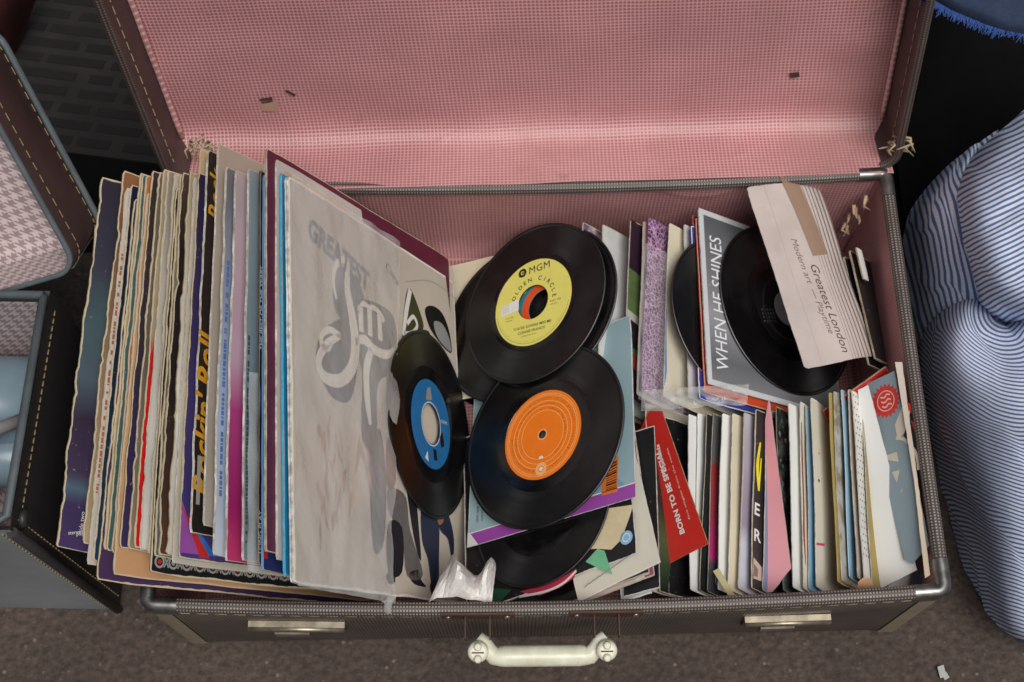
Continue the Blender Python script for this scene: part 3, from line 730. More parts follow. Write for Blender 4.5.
for i, (lab, xb, yb, xf, yf, zf, ln, stops, em, th, art, jit, low) in enumerate(ALL):
    eu, D = fan(xf); n_ = eu.cross(D); th = th*(.33 if xf < 185 else .52); L = 31.5; f_ = (xf-55)/237
    zz = 23.6+6.8*f_
    if low: B = at(xf, yf, zz-1.1)
    else:                      # height at which a full-length edge spans the seen front and back corners
        B = min((at(xf, yf, zz-1.2+k*.1) for k in range(28)), key=lambda p: abs(to_px(p-eu*L)[1]-yb))
    if prev:
        gap = (B-prev[0]).dot(n_); need = (th+prev[1])/2+.05
        if gap < need: B = B+n_*(need-gap)
    yy = (B+D*((16.7-B.z)/D.z)).y
    lim = {97: 23.7, 113: 24.1, 150: 24.2, 172: 24.9, 179: 25.3}[xf] if low else (23.0 if xf > 185 else 24.8)
    if yy < lim or low: B.y += lim-yy
    prev = (B.copy(), th); A = B-eu*L
    lpsleeve('lp_sleeve', lab, A, eu, D, L, min(31.3, (B.z-.9)/-D.z), th, cover('lp_cover', stops, wear=.002 if xf > 180 else .0045, wearcol=(196, 182, 154)), EDGES[i % len(EDGES)] if em is BOARD else em, 'record sleeve', GLP, art, jit*(1.25 if xf < 185 else .9), warp=LPWARP if xf < 250 else None)
# the front LP: cream picture sleeve half pulled out of a cloudy plastic cover
eu, D = fan(292); L = 31.5; nG = eu.cross(D); B = at(292, 584, 30.4)
gap = (B-prev[0]).dot(nG)
if gap < .42: B = B+nG*(.42-gap)
A = B-eu*L
SUIT = {k: P('photo_'+k, c, .5, .25, 120) for k, c in (('grey', (112, 108, 106)), ('black', (34, 32, 36)), ('navy', (42, 50, 72)), ('skin', (166, 120, 92)), ('brown', (128, 70, 46)), ('olive', (66, 66, 40)))}
CREAMC = P('cover_cream', (216, 206, 188), .45)
INK = P('print_slate', (122, 120, 126), .5, .35, 25); INKD = P('print_dark_slate', (92, 90, 94), .5, .4, 25); PEACH = P('print_peach', (204, 168, 146), .5, .5, 22)
def cat2(p0, p1, p2, p3, t): return .5*((2*p1)+(p2-p0)*t+(2*p0-5*p1+4*p2-p3)*t*t+(3*p1-p0-3*p2+p3)*t**3)
def art_front(a):
    raw = a.poly
    def soft(pts, m, h=0, px=False):
        P_ = [V(a.px(*p)) if px else V(p) for p in pts]; n = len(P_); out = []
        for i in range(n):
            p0, p1, p2, p3 = P_[i-1], P_[i], P_[(i+1) % n], P_[(i+2) % n]
            for k in range(4):
                t = k/4; q = .5*((2*p1)+(p2-p0)*t*.7+(2*p0-5*p1+4*p2-p3)*t*t*.7+(3*p1-p0-3*p2+p3)*t**3*.7) if False else p1.lerp(p2, t)*.0+cat2(p0, p1, p2, p3, t); out.append((q.x, q.y))
        raw(out, m, h)
    a.poly = soft
    a.text('GREATEST', (305, 236), 2.5, None, INK, .04, px=True, px2=(366, 292), bold=.03)
    # swash letters on dark printed shapes, under the plastic
    IV = P('print_ivory', (236, 230, 216), .5, .08)
    a.poly([(314, 362), (318, 336), (332, 322), (352, 318), (356, 345), (354, 378), (348, 400), (338, 402), (326, 392)], INKD, px=True)
    a.poly([(331, 300), (333, 272), (345, 268), (358, 285), (362, 306), (350, 318), (338, 318)], INK, px=True)
    a.stroke([(334, 300), (331, 282), (333, 267), (340, 260), (345, 268), (345, 290), (350, 318), (353, 347), (349, 369), (337, 381), (322, 377), (316, 362), (324, 345), (338, 336)], [.35, .5, .6, .6, .8, 1.0, 1.3, 1.5, 1.3, 1.1, 1.0, .9, .8, .5], IV, .03, px=True)
    a.stroke([(338, 336), (327, 330), (319, 336), (320, 346), (326, 349), (329, 343)], [.5, .6, .6, .6, .5, .4], IV, .03, px=True)
    a.poly([(353, 300), (388, 312), (394, 345), (372, 348), (354, 335)], INKD, .01, px=True)
    for x in (358, 367, 377): a.stroke([(x, 306+(x-357)*.45), (x+1, 332+(x-357)*.45)], .85, IV, .03, px=True)
    a.stroke([(356, 312), (361, 304), (367, 308), (371, 308), (377, 313), (382, 322)], .5, IV, .03, px=True)
    a.poly([(354, 342), (394, 352), (394, 374), (376, 384), (374, 445), (360, 440), (360, 372)], INKD, .01, px=True)
    a.stroke([(353, 342), (362, 340), (372, 350), (384, 355), (392, 350)], [.5, .9, .9, .8, .4], IV, .03, px=True); a.stroke([(369, 350), (364, 370), (365, 400), (368, 425)], [.9, 1.1, 1.0, .5], IV, .03, px=True)
    rs = random.Random(8)
    for k in range(26):                      # faint rusty streaks seen through the plastic
        x, y = rs.uniform(312, 366), rs.uniform(415, 520); l_ = rs.uniform(12, 42); dx = rs.uniform(-5, 7)
        a.stroke([(x, y), (x+dx*.4+rs.uniform(-2, 2), y+l_*.4), (x+dx, y+l_)], [.05, rs.uniform(.25, .8), .05], PEACH, .0005*k, px=True)
    a.poly([(366, 450), (378, 430), (384, 480), (382, 540), (372, 552), (368, 500)], INKD, px=True)
    # bare part at the right: 'b', swash, figures below
    a.text('Coke', (383, 266), 1.0, None, T_BLACK, px=True, px2=(396, 287), shear=.3)
    a.poly([(406, 288), (418, 312), (421, 330), (405, 332), (400, 336)], SUIT['olive'], px=True)
    a.stroke([(408, 290), (404, 312), (401, 336)], [.7, .75, .5], T_WHITE, .03, px=True); a.stroke([(402, 334), (410, 333), (415, 326), (411, 317), (405, 324)], .42, T_WHITE, .03, px=True)
    a.poly([(423, 310), (430, 306), (440, 313), (447, 330), (450, 352), (444, 350), (434, 338), (427, 326)], T_BLACK, px=True)
    a.poly([(432, 322), (440, 324), (447, 338), (449, 352), (440, 344), (434, 334)], T_GREY, .015, px=True)
    a.poly([(395, 372), (396, 352), (404, 338), (418, 330), (428, 334), (422, 352), (408, 368)], SUIT['olive'], .02, px=True)
    # legs
    a.poly([(385, 492), (392, 488), (404, 498), (408, 530), (421, 575), (405, 576), (400, 535), (388, 515)], SUIT['grey'], px=True)
    a.poly([(385, 440), (391, 446), (394, 480), (388, 490), (384, 480)], SUIT['brown'], px=True)
    a.poly([(386, 524), (400, 528), (400, 572), (386, 572)], SUIT['black'], .01, px=True)
    a.poly([(384, 575), (391, 572), (393, 582), (387, 584)], SUIT['black'], px=True); a.poly([(407, 574), (416, 570), (419, 580), (424, 587), (412, 584)], SUIT['black'], px=True)
    a.poly([(403, 470), (412, 478), (416, 520), (419, 560), (414, 548), (408, 515)], SUIT['black'], .012, px=True)
    a.poly([(420, 505), (436, 512), (437, 560), (436, 585), (430, 588), (426, 560), (420, 540)], SUIT['navy'], px=True)
    a.poly([(436, 512), (446, 514), (452, 540), (450, 562), (446, 540), (438, 530)], SUIT['navy'], .012, px=True)
    a.poly([(435, 516), (442, 514), (441, 522), (437, 525)], SUIT['skin'], .02, px=True)
    a.poly([(428, 584), (434, 580), (437, 594), (433, 600), (429, 593)], SUIT['black'], .02, px=True)
    # tiny crossing lines so the cover reads as print
    a.stroke([(404, 282), (430, 282), (455, 300)], .06, T_GREY, px=True)
def front_parts(root):
    b = MB(); cl = clear('cloudy_plastic', (226, 225, 223), .37, .26, .8, 22)
    a = Art(b, A, eu, D, .36)
    # outline in picture points, carried onto the sleeve's plane; the tail hangs free over the rim
    def sheet(s, t):
        L_ = a.px(287+5*t, 174+(586-174)*t); R_ = a.px(395-(16 if t > .5 else 0)*(t-.5) - 4*math.sin(t*3), 243+(604-243)*t)
        u = L_[0]+(R_[0]-L_[0])*s; vv = L_[1]+(R_[1]-L_[1])*s
        q = a.pt(u, vv, .10+.25*noise.noise(V((u*.25, vv*.5, 1)))+.35*s*s*(.5+noise.noise(V((u*.3, 5, 0)))))
        return q
    b.grid(sheet, 24, 50, cl)
    p0 = a.pt(*a.px(384, 596)); p1 = a.pt(*a.px(372, 602))
    def tail(s, t):
        q = p1.lerp(p0, s); ww = (1-t)**.7
        c = p1.lerp(p0, .5); q = c+(q-c)*ww*1.1
        return q + V((0, -.32*t*3, -.5*t*t*3)) + nG*(.5+.25*math.sin(s*7+t*5))
    b.grid(tail, 8, 8, cl)
    o = b.build('plastic_cover', root); o['label'] = 'cloudy grey plastic cover over the left half of the sleeve'
lpsleeve('lp_sleeve', 'cream picture LP sleeve half under cloudy plastic, script lettering and striding figures', A, eu, D, L, 31.3, .34,
         cover('cream_cover', [(0, (196, 188, 176)), (.5, (208, 198, 182)), (1, (204, 194, 178))], .006, (240, 234, 220), dirt=.12), BOARDW, art=art_front, jit=.05, parts=front_parts, nv=20, group=GLP)
# the beige sheet of plastic behind the shiny LP gets its own see-through edge; clear bag on the grey-blue one
A2, eu2, D2, L2 = lp_frame(246, 176, 242, 562, 30.6, rad(23.2))
b = MB(); a2 = Art(b, A2, eu2, D2, .30)
def bag(s, t):
    u = 17+s*15.2; w_ = 1.5*t
    return a2.pt(u, -.15+w_, .25+.16*noise.noise(V((u*.4, t*3, 2)))+.25*math.sin(t*3.1)*(1-s*.6)) 
b.grid(bag, 24, 6, clear('clear_bag', (225, 230, 230), .30, .12, .6))
tag(b.build('plastic_bag'), 'clear plastic bag creased over the grey-blue LP sleeve', 'plastic bag')
# 7-inch disc with blue label leaning on the front LP
c = on_plane(431, 424, A + nG*.55, nG)
BL = P('blue_label_paper', (40, 116, 176), .4, .2, 60)
def art_bl(a):
    a.ring((0, 0), 1.95, 2.05, T_WHITE, n=48); 
    for pl, m_ in (([(-.9, 2.1), (.4, 2.3), (.1, 3.5), (-.5, 3.2), (-.7, 2.9)], T_GREY), ([(1.7, -.9), (2.4, -.3), (2.7, -1.6), (2.0, -1.9)], T_BLACK), ([(-1.6, -3.3), (-.9, -3.6), (-1.0, -2.6)], T_WHITE), ([(.2, -2.2), (.9, -2.3), (1.0, -3.2), (.3, -3.3)], T_BLACK)):
        a.poly(pl, m_)
    a.text('45 RPM', (2.1, .5), .45, (1, 0), T_WHITE)
record('single_record', 'black single with torn blue label leaning against the cream picture LP', c, nG, -D if False else -eu, R=8.6, label_r=4.15, hole=1.85, lab=BL, art=art_bl)

# ================================================================== singles: the tilted stack in the middle
nM = V((-.61, .157, .777)).normalized()
PM = V((-4.29, 29.67, 6.31))
uM = V((14.4, 1.34, 11.06)).normalized(); vM = V((.7, 17.9, -3.06)).normalized()
def Mp(px, py, h): return on_plane(px, py, PM+nM*h, nM)
def flat_sleeve(name, label, ll, lr, h, W=18.2, H=18.2, th=.1, mf=None, me=None, art=None, tilt=(0, 0, 0), cat='record sleeve', group=None, warp=None, jit=.04, parts=None):
    """sleeve lying on the tilted stack: lower-left and lower-right corners, h above the stack plane"""
    n = (nM+V(tilt)).normalized(); c = Mp(lr[0], lr[1], h); a = on_plane(ll[0], ll[1], c, n)
    eu_ = (c-a).normalized(); ev_ = n.cross(eu_)
    return lpsleeve(name, label, c-eu_*W, eu_, ev_, W, H, th, mf, me or PAPER_E, cat, group, art, jit, warp, parts=parts)
GMID = 'single sleeves stacked in the middle'
WHITEP = cover('white_paper', [(0, (236, 237, 234)), (1, (228, 229, 226))], .004, (236, 234, 226), .6, .12)
CREAMP = cover('cream_paper', [(0, (222, 212, 184)), (1, (214, 204, 178))], .004, (232, 224, 204), .65, .15)
IVORYP = cover('ivory_paper', [(0, (224, 218, 200)), (1, (216, 212, 196))], .004, (236, 232, 220), .65, .12)
GREYP = cover('grey_paper', [(0, (196, 198, 198)), (1, (184, 188, 190))], .006, (226, 226, 222), .5, .2)
BLACKC = cover('black_cover', [(0, (28, 27, 29)), (1, (36, 35, 36))], .006, (206, 202, 194), .38, .3)
# lower part of the pile first
flat_sleeve('single_sleeve', 'grey and cream single sleeve lowest in the middle pile by the front rim', (560, 622), (652, 593), -2.2, W=3.0, H=14, mf=GREYP, group=GMID)
flat_sleeve('single_sleeve', 'dark single sleeve with a cracked pale edge low in the middle pile', (565, 612), (660, 588), -2.0, W=3.5, H=15, mf=BLACKC, group=GMID, me=PAPER_E)
flat_sleeve('single_sleeve', 'pink and white striped single sleeve end low in the middle pile', (560, 612), (655, 575), -1.6, W=9, mf=cover('stripe_cover', [(0, (214, 190, 186)), (.8, (222, 214, 206)), (.9, (170, 90, 110)), (1, (222, 218, 212))], .004, interp='CONSTANT'), group=GMID)
flat_sleeve('single_sleeve', 'navy bordered single sleeve under the wide ivory sleeve', (545, 612), (650, 573), -1.25, W=9.5, mf=cover('navy_cover', [(0, (48, 52, 72)), (.94, (40, 44, 66)), (1, (226, 222, 214))], .006, interp='CONSTANT'), group=GMID)
flat_sleeve('single_sleeve', 'wide ivory paper sleeve whose corner points at the red sleeve', (575, 604), (661, 562), -.95, W=8.3, H=18.4, mf=IVORYP, group=GMID, tilt=(.02, .0, 0))
record('single_record', 'black disc deep under the picture sleeve at the front rim', Mp(556, 522, -1.1), nM, vM, sc=.9)
def art_pic(a):
    f = [(588, 563), (600, 547), (613, 575)]
    a.poly([(586, 562), (598, 549), (605, 551), (613, 575), (600, 569)], P('print_mint', (120, 196, 150), .5, .2), px=True)
    a.poly([(560, 553), (580, 551), (596, 549), (612, 550), (622, 540), (630, 518), (634, 505), (600, 510)], P('torn_cream_paper', (222, 206, 168), .7, .2, 60), .02, px=True)
    a.ring((627, 538), 0, .62, T_LBL, .02, px=True); a.ring((627, 538), .3, .4, T_WHITE, .03, px=True)
    a.poly([(520, 592), (545, 585), (563, 577), (577, 569), (575, 578), (560, 588), (540, 596)], P('print_crimson', (186, 50, 80), .5), px=True)
    a.stroke([(520, 597), (545, 592), (563, 584), (577, 571)], .22, T_WHITE, .01, px=True)
    a.poly([(470, 603), (490, 588), (512, 590), (498, 606)], P('print_bottle_green', (30, 84, 58), .5), px=True)
    for k in range(9): a.stroke([(585+k*5, 588-k*3.6), (590+k*5, 583-k*3.4)], .10, T_GREY, .01, px=True)
flat_sleeve('single_sleeve', 'black picture sleeve with torn cream patch, green triangle and blue oval sticker', (476, 612), (638, 554), -.45, mf=BLACKC, me=PAPER_E, art=art_pic, group=GMID, jit=.07)
record('single_record', 'black disc poking out below the purple bordered sleeve', Mp(541, 507, -.12), nM, vM, sc=.85)
nY = V((-.60, .06, .797)).normalized(); PY = CAM + ray(533, 302)*126.0
vY = (V((.05, 1, 0))-nY*V((.05, 1, 0)).dot(nY)).normalized()
def Yp(px, py, h): return on_plane(px, py, PY+nY*h, nY)
tl, tr = Yp(432, 271, -1.6), Yp(560, 240, -1.6); e_ = (tr-tl).normalized(); v_ = nY.cross(e_)
lpsleeve('single_sleeve', 'yellowed cream single sleeve behind the discs at the rear of the pile', tl-v_*15, e_, v_, 17, 15, .1, CREAMP, PAPER_E, group=GMID)
record('single_record', 'black disc half hidden behind the left edge of the yellow label disc', Yp(511, 322, -1.0), nY, vY, sc=.93, lab=P('label_black', (24, 24, 25), .4))
# cyan-grey sleeve with purple border and barcode, under the orange label disc
def art_bar(a):
    a.poly([(0, 0), (18.2, 0), (18.2, 1.25), (0, 1.25)], P('print_violet', (158, 76, 168), .45, .12))
    a.poly([(0, -.02), (1.3, -.02), (.2, 1.45), (0, 1.45)], T_WHITE, .01)
    a.poly([(0, 1.25), (18.2, 1.25), (18.2, 1.36), (0, 1.36)], T_WHITE, .01)
    a.poly([(5.2, 1.4), (17.2, 1.4), (14.0, 5.0), (8, 4.6)], P('print_pale_blue', (122, 164, 190), .5, .15), -.01)
    ob = [(602, 496), (604, 466), (619, 456), (618, 492)]
    a.poly(ob, T_ORANGE, .01, px=True)
    q = [V(a.px(*p)) for p in ob]; rs = random.Random(2); t = .1
    while t < .86:
        wd = rs.choice((.02, .03, .05)); p = lambda s_, e: tuple((q[0].lerp(q[1], s_)).lerp(q[3].lerp(q[2], s_), e))
        a.poly([p(t, .25), p(t+wd, .25), p(t+wd, .92), p(t, .92)], T_BLACK, .02); t += wd+rs.choice((.02, .03, .045))
    for k in range(4): a.text('stereo 45 rpm', (14.0, 4.2-.55*k), .32, (1, 0), T_BLACK) if k else None
    a.text('SIDE ONE  SIDE TWO', (1.2, 2.2), .38, (0, 1), T_BLACK); a.text('made for playing', (1.7, 2.2), .3, (0, 1), T_BLACK)
SKYC = cover('sky_grey_cover', [(0, (158, 184, 190)), (1, (148, 176, 184))], .003, (226, 228, 226), .4, .12)
flat_sleeve('single_sleeve', 'pale blue-grey sleeve with purple border and orange barcode under the orange label disc', (467, 548), (636, 497), .1, mf=SKYC, art=art_bar, group=GMID, jit=.02)
# discs on top
YEL = P('yellow_label_paper', (226, 218, 112), .5, .08, 60); ORL = P('orange_label_paper', (240, 124, 28), .4, .08, 60)
INKB = P('label_ink', (40, 40, 30), .6)
def art_under(a):
    a.ring((0, 0), 1.93, 2.75, P('label_orange_red', (232, 84, 34), .45), n=64); a.ring((0, 0), 2.75, 4.2, P('label_teal', (50, 130, 150), .45), .002, n=64)
    a.poly([(-2.6, 1.9), (-1.8, 2.7), (-1.2, 3.3), (-2.4, 2.9)], T_WHITE, .01)
record('single_record', 'black disc directly under the yellow label disc, orange label peeping through its hole', Yp(544, 306, -.5), nY, vY, sc=.93, hole=1.85, lab=P('label_teal', (50, 130, 150)), art=art_under)
def arc_text(a, txt, r, amid, size, m, step, bold=.0):
    n_ = len(txt)
    for i, ch in enumerate(txt):
        t = rad(amid + step*((n_-1)/2-i)); 
        if ch == ' ': continue
        w_ = text2d(ch, bold)[2]*size; d = V((math.sin(t), -math.cos(t)))
        p = V((math.cos(t), math.sin(t)))*r - d*(w_/2); a.text(ch, tuple(p), size, d, m, bold=bold)
def art_mgm(a):
    a.text('MGM', (-.75, 3.3), 1.15, (1, .06), INKB, bold=.0, space=1.08)
    a.ring((-1.55, 3.66), .22, .5, INKB, n=20); a.ring((-1.5, 3.66), 0, .13, INKB, n=10); a.stroke([(-2.0, 3.35), (-1.25, 3.25)], .12, INKB)
    arc_text(a, 'GOLDEN CIRCLE', 2.42, 88, .66, INKB, 14.2, .014)
    a.poly([(-4.0, .35), (-1.8, .75), (-1.75, -.5), (-4.05, -.75)], T_WHITE, .01)
    for k in range(3): a.text('price 45', (-3.75, .15-.3*k), .22, (1, .15), T_GREY, .02)
    a.text("YOU'RE GONNA MISS ME", (-2.3, -2.75), .42, (1, 0), INKB, bold=.008); a.text('CONNIE FRANCIS', (-1.7, -3.3), .42, (1, 0), INKB, bold=.006)
    a.text('orchestra and chorus', (-1.2, -3.65), .22, (1, 0), INKB); a.text('KGC 130', (2.15, -.55), .34, (1, 0), INKB); a.text('side one', (2.2, -.88), .24, (1, 0), INKB)
    a.text('vocal with', (-3.4, -1.2), .25, (1, 0), INKB); a.text('orchestra', (-3.4, -1.5), .22, (1, 0), INKB)
    a.ring((0, 0), 4.5, 4.53, INKB, n=64, a0=190, a1=350); arc_text(a, 'records a division of the circle label', 4.25, 270, .2, INKB, -3.2)
record('single_record', 'black single with yellow label and large centre hole', PY, nY, vY, sc=.93, hole=1.87, label_r=4.8, lab=YEL, art=art_mgm)
PALEO = P('label_pale_orange', (250, 182, 110), .5)
def art_cbs(a):
    for r in (2.3, 2.75, 3.2, 3.75, 3.92): a.ring((0, 0), r, r+.06, PALEO, n=72)
    for r, k0 in ((2.42, 20), (2.88, 140), (3.34, 250), (3.4, 40)):
        arc_text(a, 'all rights of the producer reserved', r+.03, k0, .27, P('label_brown_ink', (120, 52, 14), .6), 4.4)
    a.ring((-.1, -3.3), .28, .62, PALEO, .01, n=24); a.ring((-.1, -3.3), 0, .2, T_WHITE, .012, n=16); a.ring((-.1, -2.3), 0, .26, T_WHITE, .012, n=16, a0=0, a1=180)
    a.ring((0, 0), .42, .55, P('label_hole_rim', (250, 170, 110), .4), .012, n=24)
record('single_record', 'black single with orange ringed label and small centre hole', Mp(542.5, 434.5, 1.7), nM+V((0, -.06, 0)), vM+uM*.04, hole=.36, label_r=4.28, lab=ORL, art=art_cbs)

# ================================================================== singles: front right row
GFR = 'single sleeves filed in the front right of the suitcase'
def file_sleeve(name, label, xb, yb, xf, yf, zt, lean, mf, me=None, th=.14, W=18.2, H=17.8, art=None, group=GFR, jit=.05, warp=None, drop=0, cat='record sleeve', back=False):
    """sleeve standing in the case; its top edge starts at the back corner and heads for the front"""
    A = at(xb, yb, zt); B = at(xf, yf, zt-drop); eu = (B-A).normalized()
    D = V((math.sin(rad(lean)), 0, -math.cos(rad(lean)))); D = (D-eu*D.dot(eu)).normalized()
    if eu.y < 0: W = min(W, (A.y-23.9)/-eu.y)
    H = min(H, (min(A.z, (A+eu*W).z)-2.2)/max(-D.z, .2))
    if D.x > 0: H = min(H, (34.0-max(A.x, (A+eu*W).x))/D.x)
    if warp is None: warp = lambda u, v, k=xb: .11*math.sin(u*.32+k*1.3)*min(1, v/5+.5)
    if lean < 0 or back:                               # leaning to the right: count from the front corner so that the visible side faces out
        A = A+eu*W; eu = -eu
    return lpsleeve(name, label, A, eu, D, W, H, th, mf, me or PAPER_E, cat, group, art, jit, warp)
def cv(k, stops, wear=.005, *a, **kw): return cover(k, stops, wear, *a, **kw)
def art_d(a):
    a.text('D', (14.6, 1.05), 1.0, (0, -1) if False else (1, 0), T_WHITE, bold=.03)
def art_yv(a):
    a.stroke([(3.0, .75), (5.2, .45), (7.4, .75)], [.2, .45, .2], T_YEL); a.stroke([(4.4, .95), (7.4, .75)], [.15, .3], T_YEL, .01)
    a.text('E', (9.6, .15), 1.5, (0, 1), T_WHITE, bold=.02, stretch=1.2); a.text('R', (11.9, .15), 1.5, (0, 1), T_WHITE, bold=.02, stretch=1.2)
    a.poly([(13.4, .2), (14.4, .1), (15.2, .2), (15.2, 1.6), (14.0, 1.5)], P('print_sand', (206, 184, 166), .5, .2)); a.poly([(13.9, .2), (15.0, .2), (15.0, .8), (14.3, .9)], P('print_mauve', (140, 112, 112), .5, .2), .01)
def art_polka(a):
    for i in range(25):
        for j in range(3): a.ring((.5+i*.6, .25+j*.55+(i % 2)*.27), 0, .09, T_BLACK, n=8)
def art_line(a):
    a.poly([(13.3, .1), (13.52, .1), (13.2, 1.8), (12.98, 1.8)], P('print_hot_pink', (220, 60, 130), .5)); a.ring((7.6, .9), 0, .16, T_BLACK, n=8); a.ring((5.0, 1.2), 0, .12, T_RED, n=8)
def art_redline(a):
    a.stroke([(2, .25), (5, .3), (9, .35), (12, .2), (14.8, .4)], [.1, .3, .25, .35, .1], P('print_brick', (170, 70, 56), .5, .2))
def art_mottle(a):
    rs = random.Random(9)
    for k in range(46):
        u, v_ = rs.uniform(.5, 15), rs.uniform(.1, 2.2); r = rs.uniform(.06, .28)
        a.ring((u, v_), 0, r, rs.choice((T_GREY, T_WHITE, P('print_teal_pale', (120, 150, 150)), P('print_rose', (150, 90, 96)))), n=7)
FR = [
 ('grey-beige thin sleeve at the left end of the front right row', 645, 402, 651, 600, 15.6, 24, cv('c', [(0, (184, 176, 164)), (1, (206, 202, 192))]), None, .1, None),
 ('black sleeve with a worn green edge left of the red sleeve', 652, 420, 660, 600, 15.4, 24, cv('c', [(0, (32, 30, 32)), (.5, (44, 42, 40)), (.7, (70, 90, 56)), (1, (36, 40, 36))], .01), None, .14, None),
 ('wide black sleeve behind the red sleeve', 664, 416, 668, 600, 15.0, 25, BLACKC, None, .14, None),
 ('white paper sleeve directly right of the wide black one', 688, 413, 690, 600, 15.6, 26, WHITEP, None, .12, None),
 ('second white paper sleeve, creased down its middle, before a black one', 697, 412, 696, 600, 15.6, 26, WHITEP, None, .1, None),
 ('glossy black sleeve between white sleeve and red-magenta sleeve', 706, 412, 699, 600, 15.7, 26, cv('c', [(0, (36, 40, 44)), (1, (30, 36, 38))]), BOARDB, .14, None),
 ('grey sleeve fading to red and magenta with a white letter D', 713, 412, 706, 600, 15.7, 26, cv('c', [(0, (96, 100, 104)), (.26, (110, 108, 108)), (.3, (170, 66, 64)), (.6, (160, 60, 86)), (.8, (190, 50, 130)), (.84, (84, 88, 92)), (1, (74, 80, 84))], wob=.01), BOARDB, .12, art_d),
 ('clean white sleeve right of the letter D sleeve', 722, 412, 717, 600, 15.7, 26, WHITEP, None, .14, None),
 ('cream sleeve with grey shadowed fold beside the lavender one', 733, 412, 727, 600, 15.8, 26, CREAMP, None, .16, None),
 ('lavender sleeve in the middle of the front right row', 744, 411, 738, 600, 15.9, 26, cv('c', [(0, (210, 202, 214)), (.4, (176, 160, 180)), (.65, (160, 146, 166)), (.75, (206, 206, 220)), (1, (214, 212, 226))]), None, .14, None),
 ('black sleeve with yellow and white letters and a sandy lower corner', 755, 408, 751, 600, 16.0, 26, cv('c', [(0, (44, 42, 42)), (1, (56, 52, 52))]), None, .16, art_yv),
 ('thin blue-edged sleeve next to the pink one', 767, 408, 762, 600, 15.8, 26, cv('c', [(0, (120, 124, 150)), (1, (128, 142, 176))]), None, .12, None),
 ('dark green-black mottled sleeve right of the pink one', 775, 405, 783, 600, 15.9, 25, cv('c', [(0, (38, 46, 44)), (.5, (52, 54, 52)), (1, (70, 100, 88))], mott=((110, 120, 112), 70)), BOARDB, .14, art_mottle),
 ('white sleeve right of the dark mottled one', 788, 402, 794, 600, 16.0, 25, WHITEP, None, .14, None),
 ('off-white sleeve with a brick red wavy edge', 800, 400, 803, 600, 16.0, 24, IVORYP, None, .12, art_redline),
 ('thin sky blue sleeve left of the upright black disc', 806, 404, 809, 600, 15.6, 23, cv('c', [(0, (150, 190, 214)), (1, (130, 184, 220))]), None, .1, None),
 ('off-white sleeve with a hot pink line near the front', 811, 396, 817, 600, 15.9, 24, IVORYP, None, .14, art_line),
 ('thin gold sleeve right of the hot pink line sleeve', 829, 391, 838, 600, 16.0, 23, cv('c', [(0, (190, 168, 90)), (1, (160, 138, 76))]), P('gold_edge', (176, 150, 76), .5), .12, None),
 ('speckled grey-white sleeve beside the gold one', 833, 390, 842, 600, 15.9, 22, cv('c', [(0, (206, 204, 198)), (1, (190, 188, 180))], mott=((150, 140, 120), 60)), None, .12, None),
 ('light blue sleeve in the right half of the front row', 841, 388, 851, 600, 15.9, 21, cv('c', [(0, (172, 210, 232)), (1, (160, 204, 232))]), P('pale_blue_edge', (180, 214, 234), .5), .14, None),
 ('beige thin sleeve beside the light blue one', 848, 388, 858, 600, 15.8, 20, cv('c', [(0, (206, 190, 170)), (1, (196, 184, 172))]), None, .12, None),
 ('white sleeve with small black polka dots', 851, 389, 866, 600, 15.8, 20, cv('c', [(0, (228, 226, 218)), (1, (222, 220, 214))]), None, .14, art_polka),
 ('olive gold sleeve behind the broad white one', 861, 398, 873, 600, 15.5, 20, cv('c', [(0, (128, 112, 56)), (1, (168, 146, 82))]), None, .12, None),
]
for lab, xb, yb, xf, yf, zt, ln, mf, me, th, art in FR:
    file_sleeve('single_sleeve', lab, xb, yb, xf, yf, zt-2.6+.5*math.sin(xb*1.7), 46-(xb-645)*.05+4*math.sin(xb*2.3), mf, me, th*.6, W=17.2, art=art, jit=.035)
record('single_record', 'bare black disc standing upright between white sleeves in the front row', at(812, 512, 12.0)+V((.9, 1.2, -6.0)), V((math.cos(rad(24)), .02, math.sin(rad(24)))), V((-math.sin(rad(24)), 0, math.cos(rad(24)))), sc=.8, lab=P('label_silver', (170, 170, 172)))
